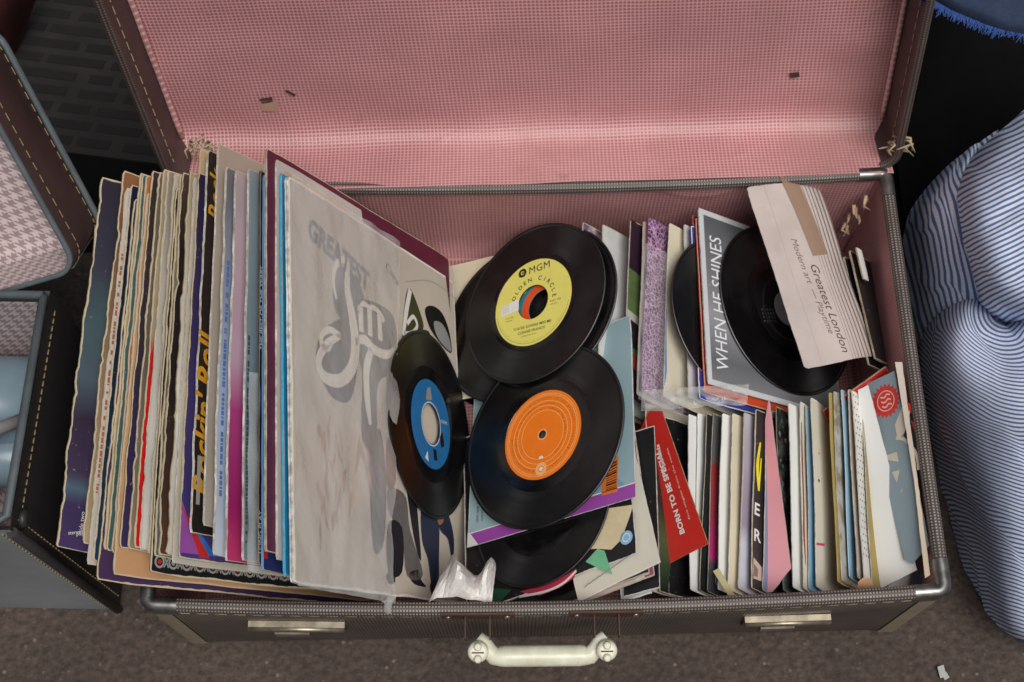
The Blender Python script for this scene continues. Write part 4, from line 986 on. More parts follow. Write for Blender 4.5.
# the ones that lean to the right: flat outlines whose lower parts disappear between the neighbours
def psheet(name, label, pts, mf, me=None, th=.1, art=None, cat='record sleeve', group=GFR):
    P3 = [at(*p) for p in pts[:3]]; n = (P3[1]-P3[0]).cross(P3[2]-P3[0]).normalized()
    if n.z < 0: n = -n
    P3 = [p if len(p) == 3 and False else on_plane(p[0], p[1], P3[0], n) for p in pts]
    e = (P3[1]-P3[0]).normalized(); f = n.cross(e)
    uv = [((p-P3[0]).dot(e), (p-P3[0]).dot(f)) for p in P3]
    us = [a for a, b in uv]; vs = [b for a, b in uv]; u0, v0 = min(us), min(vs); du, dv = max(us)-u0, max(vs)-v0
    A = P3[0]+e*u0+f*v0; uv = [(a-u0, b-v0) for a, b in uv]
    ar = sum(uv[k-1][0]*uv[k][1]-uv[k][0]*uv[k-1][1] for k in range(len(uv)))
    if ar < 0: uv.reverse()
    # finer outline with a little wear
    out = []
    for k in range(len(uv)):
        a, c = V(uv[k]), V(uv[(k+1) % len(uv)]); m_ = max(2, int((c-a).length/.5))
        for q in range(m_):
            p = a.lerp(c, q/m_); w_ = .03*noise.noise(V((p.x*2, p.y*2, 1))); out.append((p.x+w_, p.y+w_))
    b = MB(); a0 = Art(b, A, e, f, 0)
    tri = tessellate_polygon([[V((x, y, 0)) for x, y in out]])
    for t in tri:
        q = [out[k] for k in t]; ar = (q[1][0]-q[0][0])*(q[2][1]-q[0][1])-(q[1][1]-q[0][1])*(q[2][0]-q[0][0])
        if ar < 0: q.reverse()
        U = [(.02+.96*x/du, .02+.96*y/dv) for x, y in q]
        b.face([a0.pt(x, y, 0) for x, y in q], mf, U); b.face([a0.pt(x, y, -th) for x, y in reversed(q)], mf, list(reversed(U)))
    for k in range(len(out)):
        p, q = out[k], out[(k+1) % len(out)]
        b.face([a0.pt(*p, -th), a0.pt(*q, -th), a0.pt(*q), a0.pt(*p)], me or PAPER_E, [(k*.3, 0), (k*.3+.3, 0), (k*.3+.3, 1), (k*.3, 1)])
    if art: art(Art(b, A, e, f, .025))
    o = b.build(name); tag(o, label, cat, group); return o
def art_born(a):
    a.text('BORN TO BE SPECIAL', (685, 533), .74, None, T_WHITE, px=True, px2=(660, 449), bold=.035)
    a.text('fine singles from the vaults', (690.5, 519), .30, None, P('print_pink_white', (240, 200, 190)), px=True, px2=(668, 448)); a.text('Specials', (665.5, 470), .5, None, T_WHITE, px=True, px2=(659, 444), bold=.03)
psheet('single_sleeve', 'red sleeve lettered BORN TO BE SPECIAL, leaning to the right over the black sleeves', [(662, 411, 14.3), (708, 544, 14.9), (660, 568, 11.0), (650, 569, 9), (640, 430, 11), (649, 411, 13)], cv('red_cover', [(0, (190, 44, 36)), (1, (200, 50, 42))], .004, rough=.3, dirt=.15), BOARDT, art=art_born)
psheet('single_sleeve', 'pink paper sleeve folded to a point at the front', [(769, 398, 13.6), (791, 568, 13.7), (772, 592, 12.6), (765, 592, 12.2), (765, 420, 13)], cv('pink_paper', [(0, (222, 150, 160)), (1, (226, 160, 168))], .003, (236, 190, 196), .6, .15))
psheet('single_sleeve', 'broad white sleeve leaning right against the blue-grey one', [(868, 385, 13.6), (917, 570, 13.8), (882, 588, 11.6), (878, 588, 11.4), (860, 440, 11.5), (858, 390, 12.6)], WHITEP)
SUNR = P('print_sun_red', (208, 56, 52), .5)
def art_sun(a):
    c_ = a.px(886, 401); pts = []
    for i in range(40):
        r = 1.62 if i % 2 else 1.25; t = 2*math.pi*i/40; pts.append((c_[0]+r*math.cos(t), c_[1]+r*math.sin(t)))
    a.poly(pts, SUNR)
    PK = P('print_pale_pink', (238, 190, 180), .5)
    a.ring(c_, .86, .95, PK, .01, n=30)
    for k in range(3):
        u = c_[0]-.5+k*.45; a.stroke([(u, c_[1]-.5), (u+.15, c_[1]-.1), (u-.05, c_[1]+.25), (u+.1, c_[1]+.55)], .14, PK, .01)
    for pl in ([(884, 456), (897, 452), (899, 462), (887, 460)], [(892, 472), (900, 470), (897, 483)], [(904, 402), (911, 408), (907, 430), (898, 440), (895, 425)]): a.poly(pl, CREAMC, .005, px=True)
    a.poly([(908, 420), (913, 412), (919, 440), (921, 458), (914, 448), (904, 436)], T_BLACK, .012, px=True); a.stroke([(896, 438), (905, 440), (916, 453), (919, 470)], .3, CREAMC, .015, px=True)
psheet('single_sleeve', 'torn blue-grey sleeve with a red sunburst badge beside the right wall', [(894, 371, 15.4), (929, 545, 15.8), (912, 564, 14.2), (905, 560, 13.6), (885, 480, 12.4), (862, 386, 12.6)], cv('bluegrey_cover', [(0, (140, 160, 168)), (1, (146, 166, 176))], .006, (226, 214, 180), .5, .2), art=art_sun)
def art_redmarks(a):
    for u in (4.2, 6.6, 9.6): a.poly([(u, .2), (u+1.3, .3), (u+.7, 1.2)], T_RED)
psheet('single_sleeve', 'cream sleeve with red marks squeezed against the right lining', [(895, 362, 15.9), (902, 362, 16.2), (930, 575, 16.0), (925, 578, 15.6), (914, 480, 15.6)], cv('c', [(0, (222, 212, 202)), (1, (214, 196, 170))], .006), art=lambda a: [a.poly(q, T_RED, px=True) for q in ([(907, 402), (911, 404), (912, 414), (909, 410)], [(911, 420), (915, 424), (915, 433)])])
psheet('single_sleeve', 'striped white and navy sleeve wedged in the front right corner', [(918, 545, 12.0), (930, 545, 12.4), (937, 583, 12.2), (912, 585, 11.4)], cv('c', [(0, (60, 66, 84)), (.4, (210, 206, 200)), (.7, (190, 50, 60)), (1, (50, 56, 66))], .006, interp='CONSTANT'))
psheet('single_sleeve', 'white card lying low at the bottom right of the front row', [(880, 592, 10.2), (914, 568, 10.4), (918, 588, 9.5), (885, 596, 9.4)], WHITEP)
A_ = at(886, 366, 13.8); B_ = at(852, 390, 13.0); e_ = (B_-A_).normalized(); d_ = V((.12, -.55, -.8)); d_ = (d_-e_*d_.dot(e_)).normalized()
lpsleeve('single_sleeve', 'bright red sleeve corner rising behind the sunburst sleeve', A_, e_, d_, 7, 9, .12, cv('c', [(0, (206, 50, 46)), (1, (196, 44, 44))], .004), None, art=None, jit=.03, group=GFR)
# small scraps along the front rim
def scrap(name, label, pts, z, mat, up=.25):
    b = MB(); P3 = [at(x, y, zz) for x, y, zz in pts]; c0 = sum(P3, V())/len(P3)
    b.face(P3, mat, [(p.x, p.y) for p in P3]); b.face([p-V((0, .02, .08)) for p in reversed(P3)], mat)
    n_ = len(P3)
    for i in range(n_):
        p, q = P3[i], P3[(i+1) % n_]; b.face([p, p-V((0, .02, .08)), q-V((0, .02, .08)), q], mat)
    o = b.build(name); tag(o, label, 'scrap'); return o
scrap('card_strip', 'bent olive card strip poking up by the front rim', [(713, 571, 15.2), (719, 568, 15.2), (736, 597, 14.2), (731, 600, 14.2)], 0, P('olive_card', (168, 158, 116), .6))
scrap('paper_tab', 'small tan rounded tab rising behind the front rim at the right', [(857, 594, 14.5), (858, 582, 15.5), (864, 577, 15.7), (871, 578, 15.7), (876, 592, 14.6)], 0, P('tan_card', (176, 140, 108), .7))

# ================================================================== singles: rear right group
GRR = 'single sleeves filed in the rear right of the suitcase'
def art_photo(a):
    for (u0, u1, c_) in ((0, 5, (52, 34, 50)), (5, 9.2, (96, 116, 72)), (9.2, 10, (190, 190, 180)), (10, 12.6, (40, 36, 44)), (12.6, 13.2, (60, 110, 70)), (13.2, 14.6, (150, 60, 52)), (14.6, 17.5, (44, 34, 40))):
        a.poly([(u0, .05), (u1, .05), (u1+.5, 2.6), (u0+.4, 2.6)], P('photo_%d_%d_%d' % c_, c_, .4, .4, 50))
    a.ring((6.5, 1.2), 0, .55, P('photo_pale', (190, 186, 140), .4, .3, 60), .01, n=14); a.text('Z', (13.9, .4), .9, (0, 1), T_GREY, .01)
GLIT = None
def glitter():
    t = NT('purple_glitter'); vo = t.n('ShaderNodeTexVoronoi', feature='DISTANCE_TO_EDGE'); vo.inputs['Scale'].default_value = 240; t.l(t.obj(), vo.inputs['Vector'])
    nz = t.noise(150, 4)
    c = t.mix(t.ramp(nz, [(.42, g(0)), (.6, g(1))]), lin((84, 44, 82)), lin((150, 104, 148)))
    c = t.mix(t.ramp(vo.outputs['Distance'], [(.0, g(.9)), (.10, g(0))]), c, lin((214, 190, 214)))
    t.base(c); t.rough(.35); return t.m
RRD = [
 ('purple and tan picture sleeve peeping out above the yellow label disc', 583, 221, 575, 400, 13.6, 30, cv('c', [(0, (96, 84, 120)), (.3, (190, 150, 130)), (1, (120, 100, 130))], mott=((206, 196, 190), 40)), None, .12, None),
 ('white sleeve with grey smudges behind the yellow label disc', 603, 223, 596, 400, 13.6, 30, cv('c', [(0, (222, 224, 222)), (1, (210, 212, 212))], mott=((190, 196, 192), 20)), None, .12, None),
 ('dark picture sleeve with green and red bands', 630, 219, 624, 395, 13.8, 30, cv('c', [(0, (52, 34, 50)), (1, (44, 34, 40))]), None, .12, art_photo),
 ('thin pale pink sleeve left of the purple glitter one', 643, 220, 637, 395, 13.8, 30, cv('c', [(0, (206, 160, 150)), (.3, (210, 206, 204)), (1, (180, 178, 180))]), None, .1, None),
 ('purple glitter sleeve in a clear plastic bag', 648, 216, 641, 389, 14.2, 30, glitter(), P('glitter_edge', (120, 80, 118), .4, .4, 200), .14, None),
 ('cream sleeve with a blue patch in crinkled plastic', 669, 222, 663, 392, 13.8, 30, CREAMP, None, .14, lambda a: a.poly([(9, .1), (11, .1), (15, .3), (16.4, .1), (16.4, -.0), (9, -.0)], T_BLUE)),
 ('white sleeve standing left of the half hidden disc', 684, 223, 688, 398, 13.4, 32, cv('c', [(0, (216, 222, 232)), (1, (206, 210, 220))]), None, .1, None),
 ('thin sleeve with a dark red edge behind the silver picture sleeve', 692, 214, 698, 396, 13.8, 34, cv('c', [(0, (150, 34, 44)), (1, (180, 36, 46))], .003), P('red_edge', (160, 40, 50), .5), .1, None),
]
for lab, xb, yb, xf, yf, zt, ln, mf, me, th, art in RRD:
    file_sleeve('single_sleeve', lab, xb, yb, xf, yf, zt, ln+14, mf, me, th*.7, W=17.6, art=art, group=GRR, jit=.035)
# clear bag around the glitter sleeve
A, B = at(655, 250, 14.6), at(649, 398, 14.6); e_ = (B-A).normalized(); D = V((math.sin(rad(50)), 0, -math.cos(rad(50)))); D = (D-e_*D.dot(e_)).normalized()
b = MB(); aw = Art(b, A, e_, D, .3)
b.grid(lambda s, t: aw.pt(s*15.2, -1.6+t*5.6, .35*noise.noise(V((s*7, t*5, 4)))+.5*t*(1-t)), 36, 24, clear('crinkled_plastic', (228, 228, 224), .16, .08, 1.0, 45))
tag(b.build('plastic_bag'), 'clear crinkled plastic bag around the purple glitter sleeve', 'plastic bag')
b = MB(); ab = Art(b, B+V((0, .3, -.3)), V((1, .05, 0)).normalized(), V((0, -.6, -.8)), .1)
b.grid(lambda s, t: ab.pt(-.6+s*9.5, -.6+t*2.2, .35*noise.noise(V((s*9, t*3, 8)))), 40, 10, clear('crinkled_plastic_fold', (214, 214, 212), .35, .1, 1.0, 60))
tag(b.build('plastic_flap'), 'crumpled end of clear plastic folded above the red sleeve', 'plastic bag')
# the silver-grey picture sleeve and its neighbours
def tilted(px0, px1, z0, z1, ang, W=18.2):
    A = at(px0[0], px0[1], z0); B = at(px1[0], px1[1], z1); e = (B-A).normalized()
    D = V((math.sin(rad(ang)), 0, -math.cos(rad(ang)))); D = (D-e*D.dot(e)).normalized(); return A, e, D
SILV = cover('silver_cover', [(0, (92, 94, 98)), (.35, (120, 122, 126)), (.6, (150, 152, 156)), (.85, (104, 106, 110)), (1, (128, 130, 134))], .002, (226, 226, 224), .3, .2)
def art_shine(a):
    for pl in ([(0, 0), (17.6, 0), (17.6, .55), (0, .55)], [(0, .55), (.55, .55), (.55, 17.6), (0, 17.6)], [(17.05, .55), (17.6, .55), (17.6, 17.6), (17.05, 17.6)]): a.poly(pl, T_SILVER)
    a.text('WHEN HE SHINES', (15.9, 2.6), 2.1, (-1, .0), P('print_bright_silver', (224, 226, 228), .4, .05), .01, shear=.0, bold=.0, stretch=.80)
A, e_, D = tilted((698, 208), (708, 395), 14.6, 14.6, 55)
nS = e_.cross(D)
lpsleeve('single_sleeve', 'silver-grey picture sleeve lettered WHEN HE SHINES', A, e_, D, 17.6, 17.0, .12, SILV, BOARDW, group=GRR, art=art_shine, jit=.02)
lpsleeve('single_sleeve', 'red and orange sleeve showing below the silver-grey sleeve', A-nS*.45+e_*.75, e_, D, 17.6, 17.0, .12, cv('c', [(0, (176, 30, 40)), (.8, (190, 40, 44)), (1, (206, 80, 40))]), P('red_card_edge', (196, 50, 46), .5, .2, 60), group=GRR, jit=.03)
lpsleeve('single_sleeve', 'royal blue sleeve with white rim beneath the red and orange one', A-nS*.85+e_*1.5-D*.3, e_, D, 17.4, 16.6, .12, cv('c', [(0, (54, 62, 140)), (1, (60, 66, 150))], .006, (220, 220, 226)), P('blue_card_edge', (60, 66, 140), .5), group=GRR, jit=.03)
def art_dark(a):
    a.ring((0, 0), 3.1, 3.4, P('print_charcoal', (50, 50, 54), .5), n=48)
    for i in range(5):
        for j in range(4): a.ring((-3.6+.38*i, -1.2+.38*j), 0, .11, P('print_mid_grey', (96, 96, 100), .5), n=8)
    a.ring((0, 0), .4, 1.75, P('print_light_grey', (186, 190, 196), .4), n=40)
record('single_record', 'black disc with dark label lying on the silver-grey sleeve', on_plane(787, 309, A+nS*.35, nS), nS, V((-.3, 1, 0)), lab=P('label_charcoal', (26, 26, 28), .4), art=art_dark, hole=.37, sc=.98)
record('single_record', 'black disc standing half hidden between white and silver-grey sleeves', on_plane(738, 318, A-nS*.75, nS), nS, V((0, 1, 0)), lab=P('label_charcoal', (26, 26, 28), .4), sc=.93)
# white inner sleeve with old script print, taped
e1 = at(746, 187, 18.4); e2 = at(805, 369, 15.2); ee = (e2-e1).normalized()
De = V((math.sin(rad(66)), 0, -math.cos(rad(66)))); De = (De-ee*De.dot(ee)).normalized(); nE = ee.cross(De)
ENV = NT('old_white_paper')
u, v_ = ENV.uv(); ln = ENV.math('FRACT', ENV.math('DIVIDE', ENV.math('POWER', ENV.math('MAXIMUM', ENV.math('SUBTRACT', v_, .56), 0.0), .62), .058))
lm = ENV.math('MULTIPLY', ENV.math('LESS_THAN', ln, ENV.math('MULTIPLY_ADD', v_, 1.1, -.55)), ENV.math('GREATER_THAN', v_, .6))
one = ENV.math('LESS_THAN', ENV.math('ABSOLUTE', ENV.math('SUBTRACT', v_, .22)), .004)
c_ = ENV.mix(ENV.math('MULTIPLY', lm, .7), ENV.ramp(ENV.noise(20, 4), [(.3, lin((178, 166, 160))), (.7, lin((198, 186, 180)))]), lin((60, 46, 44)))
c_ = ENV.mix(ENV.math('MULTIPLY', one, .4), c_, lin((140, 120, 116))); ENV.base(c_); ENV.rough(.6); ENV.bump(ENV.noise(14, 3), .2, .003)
wE = lambda u, v: -.05*max(0, v-5.0)**2 + .10*math.sin(u*.5)*min(1, v/4)
def art_env(a):
    a.text('Greatest London', (8.0, 4.3), 1.25, (1, .03), P('print_brown_ink', (92, 74, 72), .6), bold=.0, shear=.35); 
    a.text('Modern art  — Playtime', (5.4, 3.0), .95, (1, .08), P('print_faded_ink', (130, 110, 108), .6), shear=.4)
def env_parts(root):
    b = MB(); at_ = Art(b, e1, ee, De, .12, wE)
    b.grid(lambda s, t: at_.pt(-.6+t*8.0, 4.0+s*1.9+t*.9, .03), 4, 14, clear('old_tape', (164, 132, 108), .68, .2, .4, 20))
    o = b.build('tape_strip', root); o['label'] = 'yellowed strip of sticky tape'
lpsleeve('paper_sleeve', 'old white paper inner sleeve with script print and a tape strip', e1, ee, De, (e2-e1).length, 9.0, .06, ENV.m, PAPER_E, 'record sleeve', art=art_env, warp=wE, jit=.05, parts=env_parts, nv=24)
A2_, e2_, D2_ = tilted((843, 256), (872, 380), 12.4, 12.0, 40)
for k, (lab, mf, dx) in enumerate((('black sleeve tucked behind the taped paper sleeve', BLACKC, 0), ('second dark sleeve against the right wall behind the paper sleeve', cv('c', [(0, (44, 40, 42)), (1, (60, 54, 56))], .01), .55), ('narrow white card tucked by the right wall lining', WHITEP, 1.0))):
    lpsleeve('single_sleeve', lab, A2_+V((dx, .5*k-.6*(k == 2), .25*k+.5*(k == 2))), e2_, D2_, 11 if k < 2 else 3.2, 11 if k < 2 else 1.1, .14, mf, None, group=GRR, jit=.05)
# crumpled white tissue by the front rim
def tissue_mat():
    t = NT('white_tissue'); nz = t.noise(35, 5); t.base(t.mix(nz, lin((206, 202, 198)), lin((236, 232, 228)))); t.rough(.5); t.bump(nz, .6, .006)
    t.b.inputs['Subsurface Weight'].default_value = .1; t.b.inputs['Subsurface Radius'].default_value = (.01, .01, .01); return t.m
rows = [[(428, 603, 15.2), (440, 598, 15.6), (452, 596, 16.2), (463, 598, 15.6), (476, 601, 15.8), (486, 602, 15.6), (492, 603, 15.4)],
        [(438, 582, 15.0), (446, 574, 16.2), (456, 572, 18.2), (464, 576, 17.8), (474, 586, 15.4), (484, 580, 16.6), (494, 582, 15.2)],
        [(449, 560, 13.5), (453, 556, 15.0), (459, 562, 17.6), (466, 568, 15.6), (477, 578, 14.0), (488, 562, 16.8), (496, 566, 14.4)],
        [(451, 556, 11), (455, 556, 12), (462, 566, 13.5), (468, 572, 12.5), (480, 576, 12), (490, 557, 15.4), (494, 560, 12)]]
R3 = [[at(*p) for p in r] for r in rows]
def cat(p0, p1, p2, p3, t): return .5*((2*p1)+(p2-p0)*t+(2*p0-5*p1+4*p2-p3)*t*t+(3*p1-p0-3*p2+p3)*t**3)
def surf(G):
    def f(s, t):
        nr, nc = len(G), len(G[0])
        def row(r, x):
            x = x*(nc-1); i = min(int(x), nc-2); q = lambda k: r[min(max(k, 0), nc-1)]
            return cat(q(i-1), q(i), q(i+1), q(i+2), x-i)
        y = t*(nr-1); j = min(int(y), nr-2); q = lambda k: row(G[min(max(k, 0), nr-1)], s)
        return cat(q(j-1), q(j), q(j+1), q(j+2), y-j)
    return f
b = MB(); fT = surf(R3)
b.grid(lambda s, t: fT(s, t)+V((0, .12, .3))*(noise.noise(V((s*5, t*4, 0)))*1.1+.35*noise.noise(V((s*22, t*18, 3)))), 15, 8, tissue_mat(), smooth=False)
tag(b.build('tissue'), 'crumpled white tissue stuffed behind the front rim', 'tissue')

# ================================================================== second case on the left, open, with a pale blue appliance
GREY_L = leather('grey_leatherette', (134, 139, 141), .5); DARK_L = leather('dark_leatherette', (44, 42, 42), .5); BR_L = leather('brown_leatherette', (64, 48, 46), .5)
TRIM = plain('blue_grey_trim', (92, 100, 104), .45, .3, 40); HOUND = houndstooth('houndstooth_lining', (206, 192, 190), (158, 136, 138), 1.0)
STY = plain('yellowed_stitching', (150, 128, 92), .8, .3, 200); PALEB = plain('pale_blue_enamel', (118, 138, 150), .25, .15, 20)
pr = at(50, 291, 29.5); pf = at(10, 530, 29.5); HZ = 29.5
ey = (pf-pr); DEP = ey.length; ey.normalize(); ey.z = 0; ex = V((ey.y, -ey.x, 0))
if ex.x > 0: ex = -ex                                   # towards the left
WID = 40.0
def Q(l, d, z): return V((pr.x, pr.y, 0)) + ex*l + ey*d + V((0, 0, z))
case2 = empty('small_case', Q(WID/2, DEP/2, 0), 'grey leatherette case, lid open, houndstooth lining, left of the suitcase', 'case')
b = MB()
def quad(b, p, m, w_=1, h=1, sub=1): b.face(p, m, [(0, 0), (w_, 0), (w_, h), (0, h)])
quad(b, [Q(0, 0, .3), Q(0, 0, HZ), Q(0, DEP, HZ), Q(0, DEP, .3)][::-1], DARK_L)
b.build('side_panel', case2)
b = MB(); quad(b, [Q(WID, DEP, .3), Q(.0, DEP, .3), Q(0, DEP, HZ), Q(WID, DEP, HZ)], GREY_L); quad(b, [Q(WID, 0, .3), Q(WID, DEP, .3), Q(WID, DEP, HZ), Q(WID, 0, HZ)], GREY_L)
quad(b, [Q(0, 0, .3), Q(WID, 0, .3), Q(WID, 0, HZ), Q(0, 0, HZ)], GREY_L); quad(b, [Q(0, 0, .3), Q(0, DEP, .3), Q(WID, DEP, .3), Q(WID, 0, .3)], GREY_L)
b.build('shell', case2)
b = MB(); quad(b, [Q(.8, .8, 10), Q(WID-.8, .8, 10), Q(WID-.8, .8, HZ-.4), Q(.8, .8, HZ-.4)], HOUND, 38, 18); quad(b, [Q(.8, .8, 10), Q(.8, .8, HZ-.4), Q(.8, DEP-.8, HZ-.4), Q(.8, DEP-.8, 10)], HOUND, 18, 18)
quad(b, [Q(.8, DEP-.8, 10), Q(.8, DEP-.8, HZ-.4), Q(WID-.8, DEP-.8, HZ-.4), Q(WID-.8, DEP-.8, 10)], HOUND, 18, 38); quad(b, [Q(.8, .8, 10), Q(.8, DEP-.8, 10), Q(WID-.8, DEP-.8, 10), Q(WID-.8, .8, 10)], HOUND, 18, 38)
b.build('lining', case2)
b = MB(); b.tube([Q(.4, .5, HZ+.1), Q(.4, DEP-1, HZ+.1), Q(1.2, DEP-.4, HZ+.1), Q(WID-.5, DEP-.4, HZ+.1)], .34, TRIM, 10); b.tube([Q(.4, .4, HZ+.1), Q(WID-.5, .4, HZ+.1), Q(WID-.5, DEP-.4, HZ+.1)], .34, TRIM, 10)
b.build('rim', case2)
b = MB()
for i in range(26): t = 1+i*(DEP-2)/26; b.tube([Q(-.04, t, HZ-1.6), Q(-.04, t+.45, HZ-1.6)], .06, STY, 5)
for i in range(38): t = 1+i*(HZ-2)/38; b.tube([Q(-.04, DEP-1.1, t), Q(-.04, DEP-1.1, t+.5)], .06, STY, 5)
for i in range(38): t = 1+i*(HZ-2)/38; b.tube([Q(1.0, DEP+.04, t), Q(1.0, DEP+.04, t+.5)], .06, STY, 5)
b.build('stitching', case2)
b = MB(); b.tube([Q(.05, DEP+.02, .4), Q(.05, DEP+.02, HZ-.6)], .42, DARK_L, 8); b.build('corner_welt', case2)
b = MB(); b.tube([Q(-.05, DEP-1.4, HZ-2), Q(-.5, DEP-1.4, HZ-2)], [.9, .5], DARK_L, 14); b.build('corner_stud', case2)
lh = at(84, 272, 28.0); lt_ = at(4, 128, 38.0); lu = (lt_-lh).normalized(); LH = 19.5
xw2 = (-ex); xw2 = (xw2-lu*xw2.dot(lu)).normalized(); lw = xw2.cross(lu)
lw = lw if lw.y > 0 else -lw
make_lid(case2, lh-xw2*20, xw2, lw, lu, 20, LH, 7.0, BR_L, BR_L, HOUND, TRIM, STY, curl=1.6, rimw=.42)
lid2 = [o for o in case2.children if o.name.startswith('lid')][-1]
rr = rrect(-20, 20, 0, LH, 2.2); H2 = lh-xw2*20
for dd, nm, r_ in ((6.9, 'edge_trim', .34),):
    b = MB(); b.tube([H2+xw2*x+lu*y+lw*dd-(xw2*ox+lu*oy)*.15 for x, y, ox, oy in rr], r_, TRIM, 8); b.build(nm, lid2)
for dd in (1.3, 5.8):
    b = MB()
    for i in range(len(rr)):
        a_, c_ = rr[i], rr[(i+1) % len(rr)]; k_ = max(1, int(math.hypot(a_[0]-c_[0], a_[1]-c_[1])/.9))
        for q in range(k_):
            pp = [H2+xw2*(a_[0]+(c_[0]-a_[0])*t)+lu*(a_[1]+(c_[1]-a_[1])*t)+lw*dd+(xw2*a_[2]+lu*a_[3])*.03 for t in ((q+.1)/k_, (q+.7)/k_)]
            b.tube(pp, .05, STY, 5, caps=False)
    b.build('outer_stitching', lid2)
dev = empty('blue_appliance', Q(14, 9, 10), 'pale blue enamel appliance with grey cable inside the left case', 'appliance')
b = MB(); b.tube([Q(1.6, 6.0, 19), Q(2.2, 6.0, 19), Q(14, 6.2, 19.5), Q(26, 6.3, 20)], [3.4, 4.2, 4.4, 4.4], PALEB, 28); b.build('body', dev)
b = MB(); b.tube([Q(1.5, 10.2, 18.2), Q(2.0, 10.2, 18.2), Q(16, 10.3, 18.4)], [2.2, 2.6, 2.7], PALEB, 24); b.build('barrel', dev)
b = MB(); pts = [Q(3.0+4.5*math.sin(t*.35), 8.5+t*1.15, 23+1.2*math.sin(t*.8)) for t in range(0, 9)]; b.tube(pts, .55, plain('grey_cable', (120, 116, 118), .4), 10); b.build('cable', dev)
b = MB(); b.tube([Q(2.2, 13+math.cos(t)*3.2, 20+1.5*math.sin(t)) + ex*(math.sin(t)*3.2+3) for t in [k*.3 for k in range(22)]], .7, plain('blue_grey_hose', (112, 124, 140), .35), 10); b.build('hose', dev)

# ================================================================== things lying behind
MATD = plain('mat_dark_bars', (27, 25, 24), .9, .5, 30)  # bars and base both coloured dark to carry the shade back here
o0 = at(118, 128, 0.4)
b = MB(); ax = V((1, -.16, 0)).normalized(); ay = V((.32, 1, 0)).normalized(); rs = random.Random(4)
b.box(o0+ax*-16+ay*22+V((0, 0, .25)), ax*26, ay*26, V((0, 0, .25)), plain('mat_base', (42, 39, 37), .9, .5, 18))
for i in range(24):
    c0 = -42
    while c0 < 8:
        L_ = rs.uniform(2.5, 7.5); c = o0+ax*(c0+L_/2)+ay*(-2.6+i*2.0)+V((0, 0, .52))
        b.box(c, ax*L_/2, ay*.55, V((0, 0, .05)), MATD); c0 += L_+rs.uniform(.5, 1.6)
tag(b.build('patterned_mat'), 'dim grey mat with rows of darker bars, on the ground behind the left case', 'mat')
def rag(name, label, G, m, nu=40, nv=40, amp=.4, cat='cloth', uvf=None, kindn=3):
    b = MB(); f = surf(G); b.grid(lambda s, t: f(s, t)+V((1, 1, 1))*amp*noise.noise(V((s*kindn, t*kindn, len(label)))), nu, nv, m, uvf); o = b.build(name); tag(o, label, cat); return o
b = MB(); p = at(146, 150, .1)
for k, (dx, dy, w_) in enumerate(((0, 0, 1.4), (1.2, 1.9, 1.8), (2.2, 3.6, 1.2))): b.box(p+V((dx-1, dy-1, .25+.1*k)), V((w_*.8, .5, 0)), V((-.2, .6, .1)), V((0, 0, .12)), P('blue_plastic', (36, 56, 140), .4))
tag(b.build('plastic_scrap'), 'crumpled blue plastic scrap on the dark ground', 'scrap')
b = MB(); p = at(124, 60, .3); b.box(p+V((0, 0, .3)), V((1.3, .3, 0)), V((-.2, 1.6, .1)), V((0, 0, .1)), P('white_scrap_paper', (150, 152, 160), .7)); tag(b.build('paper_scrap'), 'small white paper scrap beside the open lid', 'scrap')
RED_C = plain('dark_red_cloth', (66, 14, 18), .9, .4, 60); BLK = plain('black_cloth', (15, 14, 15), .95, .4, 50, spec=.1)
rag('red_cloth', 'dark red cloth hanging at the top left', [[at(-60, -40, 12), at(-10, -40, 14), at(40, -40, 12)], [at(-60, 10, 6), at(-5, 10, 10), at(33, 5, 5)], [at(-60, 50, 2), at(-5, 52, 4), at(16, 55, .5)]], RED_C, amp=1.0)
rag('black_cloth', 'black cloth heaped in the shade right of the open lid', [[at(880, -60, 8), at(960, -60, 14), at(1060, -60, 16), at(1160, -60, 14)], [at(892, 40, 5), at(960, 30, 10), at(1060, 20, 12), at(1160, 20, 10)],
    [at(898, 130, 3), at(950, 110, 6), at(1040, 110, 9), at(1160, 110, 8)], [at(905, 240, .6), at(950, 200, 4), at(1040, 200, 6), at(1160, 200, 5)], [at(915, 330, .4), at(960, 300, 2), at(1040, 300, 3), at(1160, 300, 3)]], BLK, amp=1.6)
b = MB(); b.box(V((-8, 96, .4)), V((75, 0, 0)), V((0, 33, 0)), V((0, 0, .05)), BLK)  # added dark sheet, in the cloth's black, standing in for shade on the ground
tag(b.build('shade_sheet'), 'black sheet standing in for shade on the ground behind the two cases', 'shade_sheet')
b = MB(); p = at(941, 672, .2); b.box(p+V((0, 0, .25)), V((.28, .08, .05)), V((-.1, .5, .1)), V((0, 0, .06)), P('pale_litter', (168, 170, 166), .7)); b.box(p+V((.3, -.4, .2)), V((.2, .12, .08)), V((-.12, .25, 0)), V((0, 0, .05)), P('pale_litter', (168, 170, 166)))
tag(b.build('litter_scrap'), 'small pale scrap of litter on the tarmac at the bottom right', 'scrap')
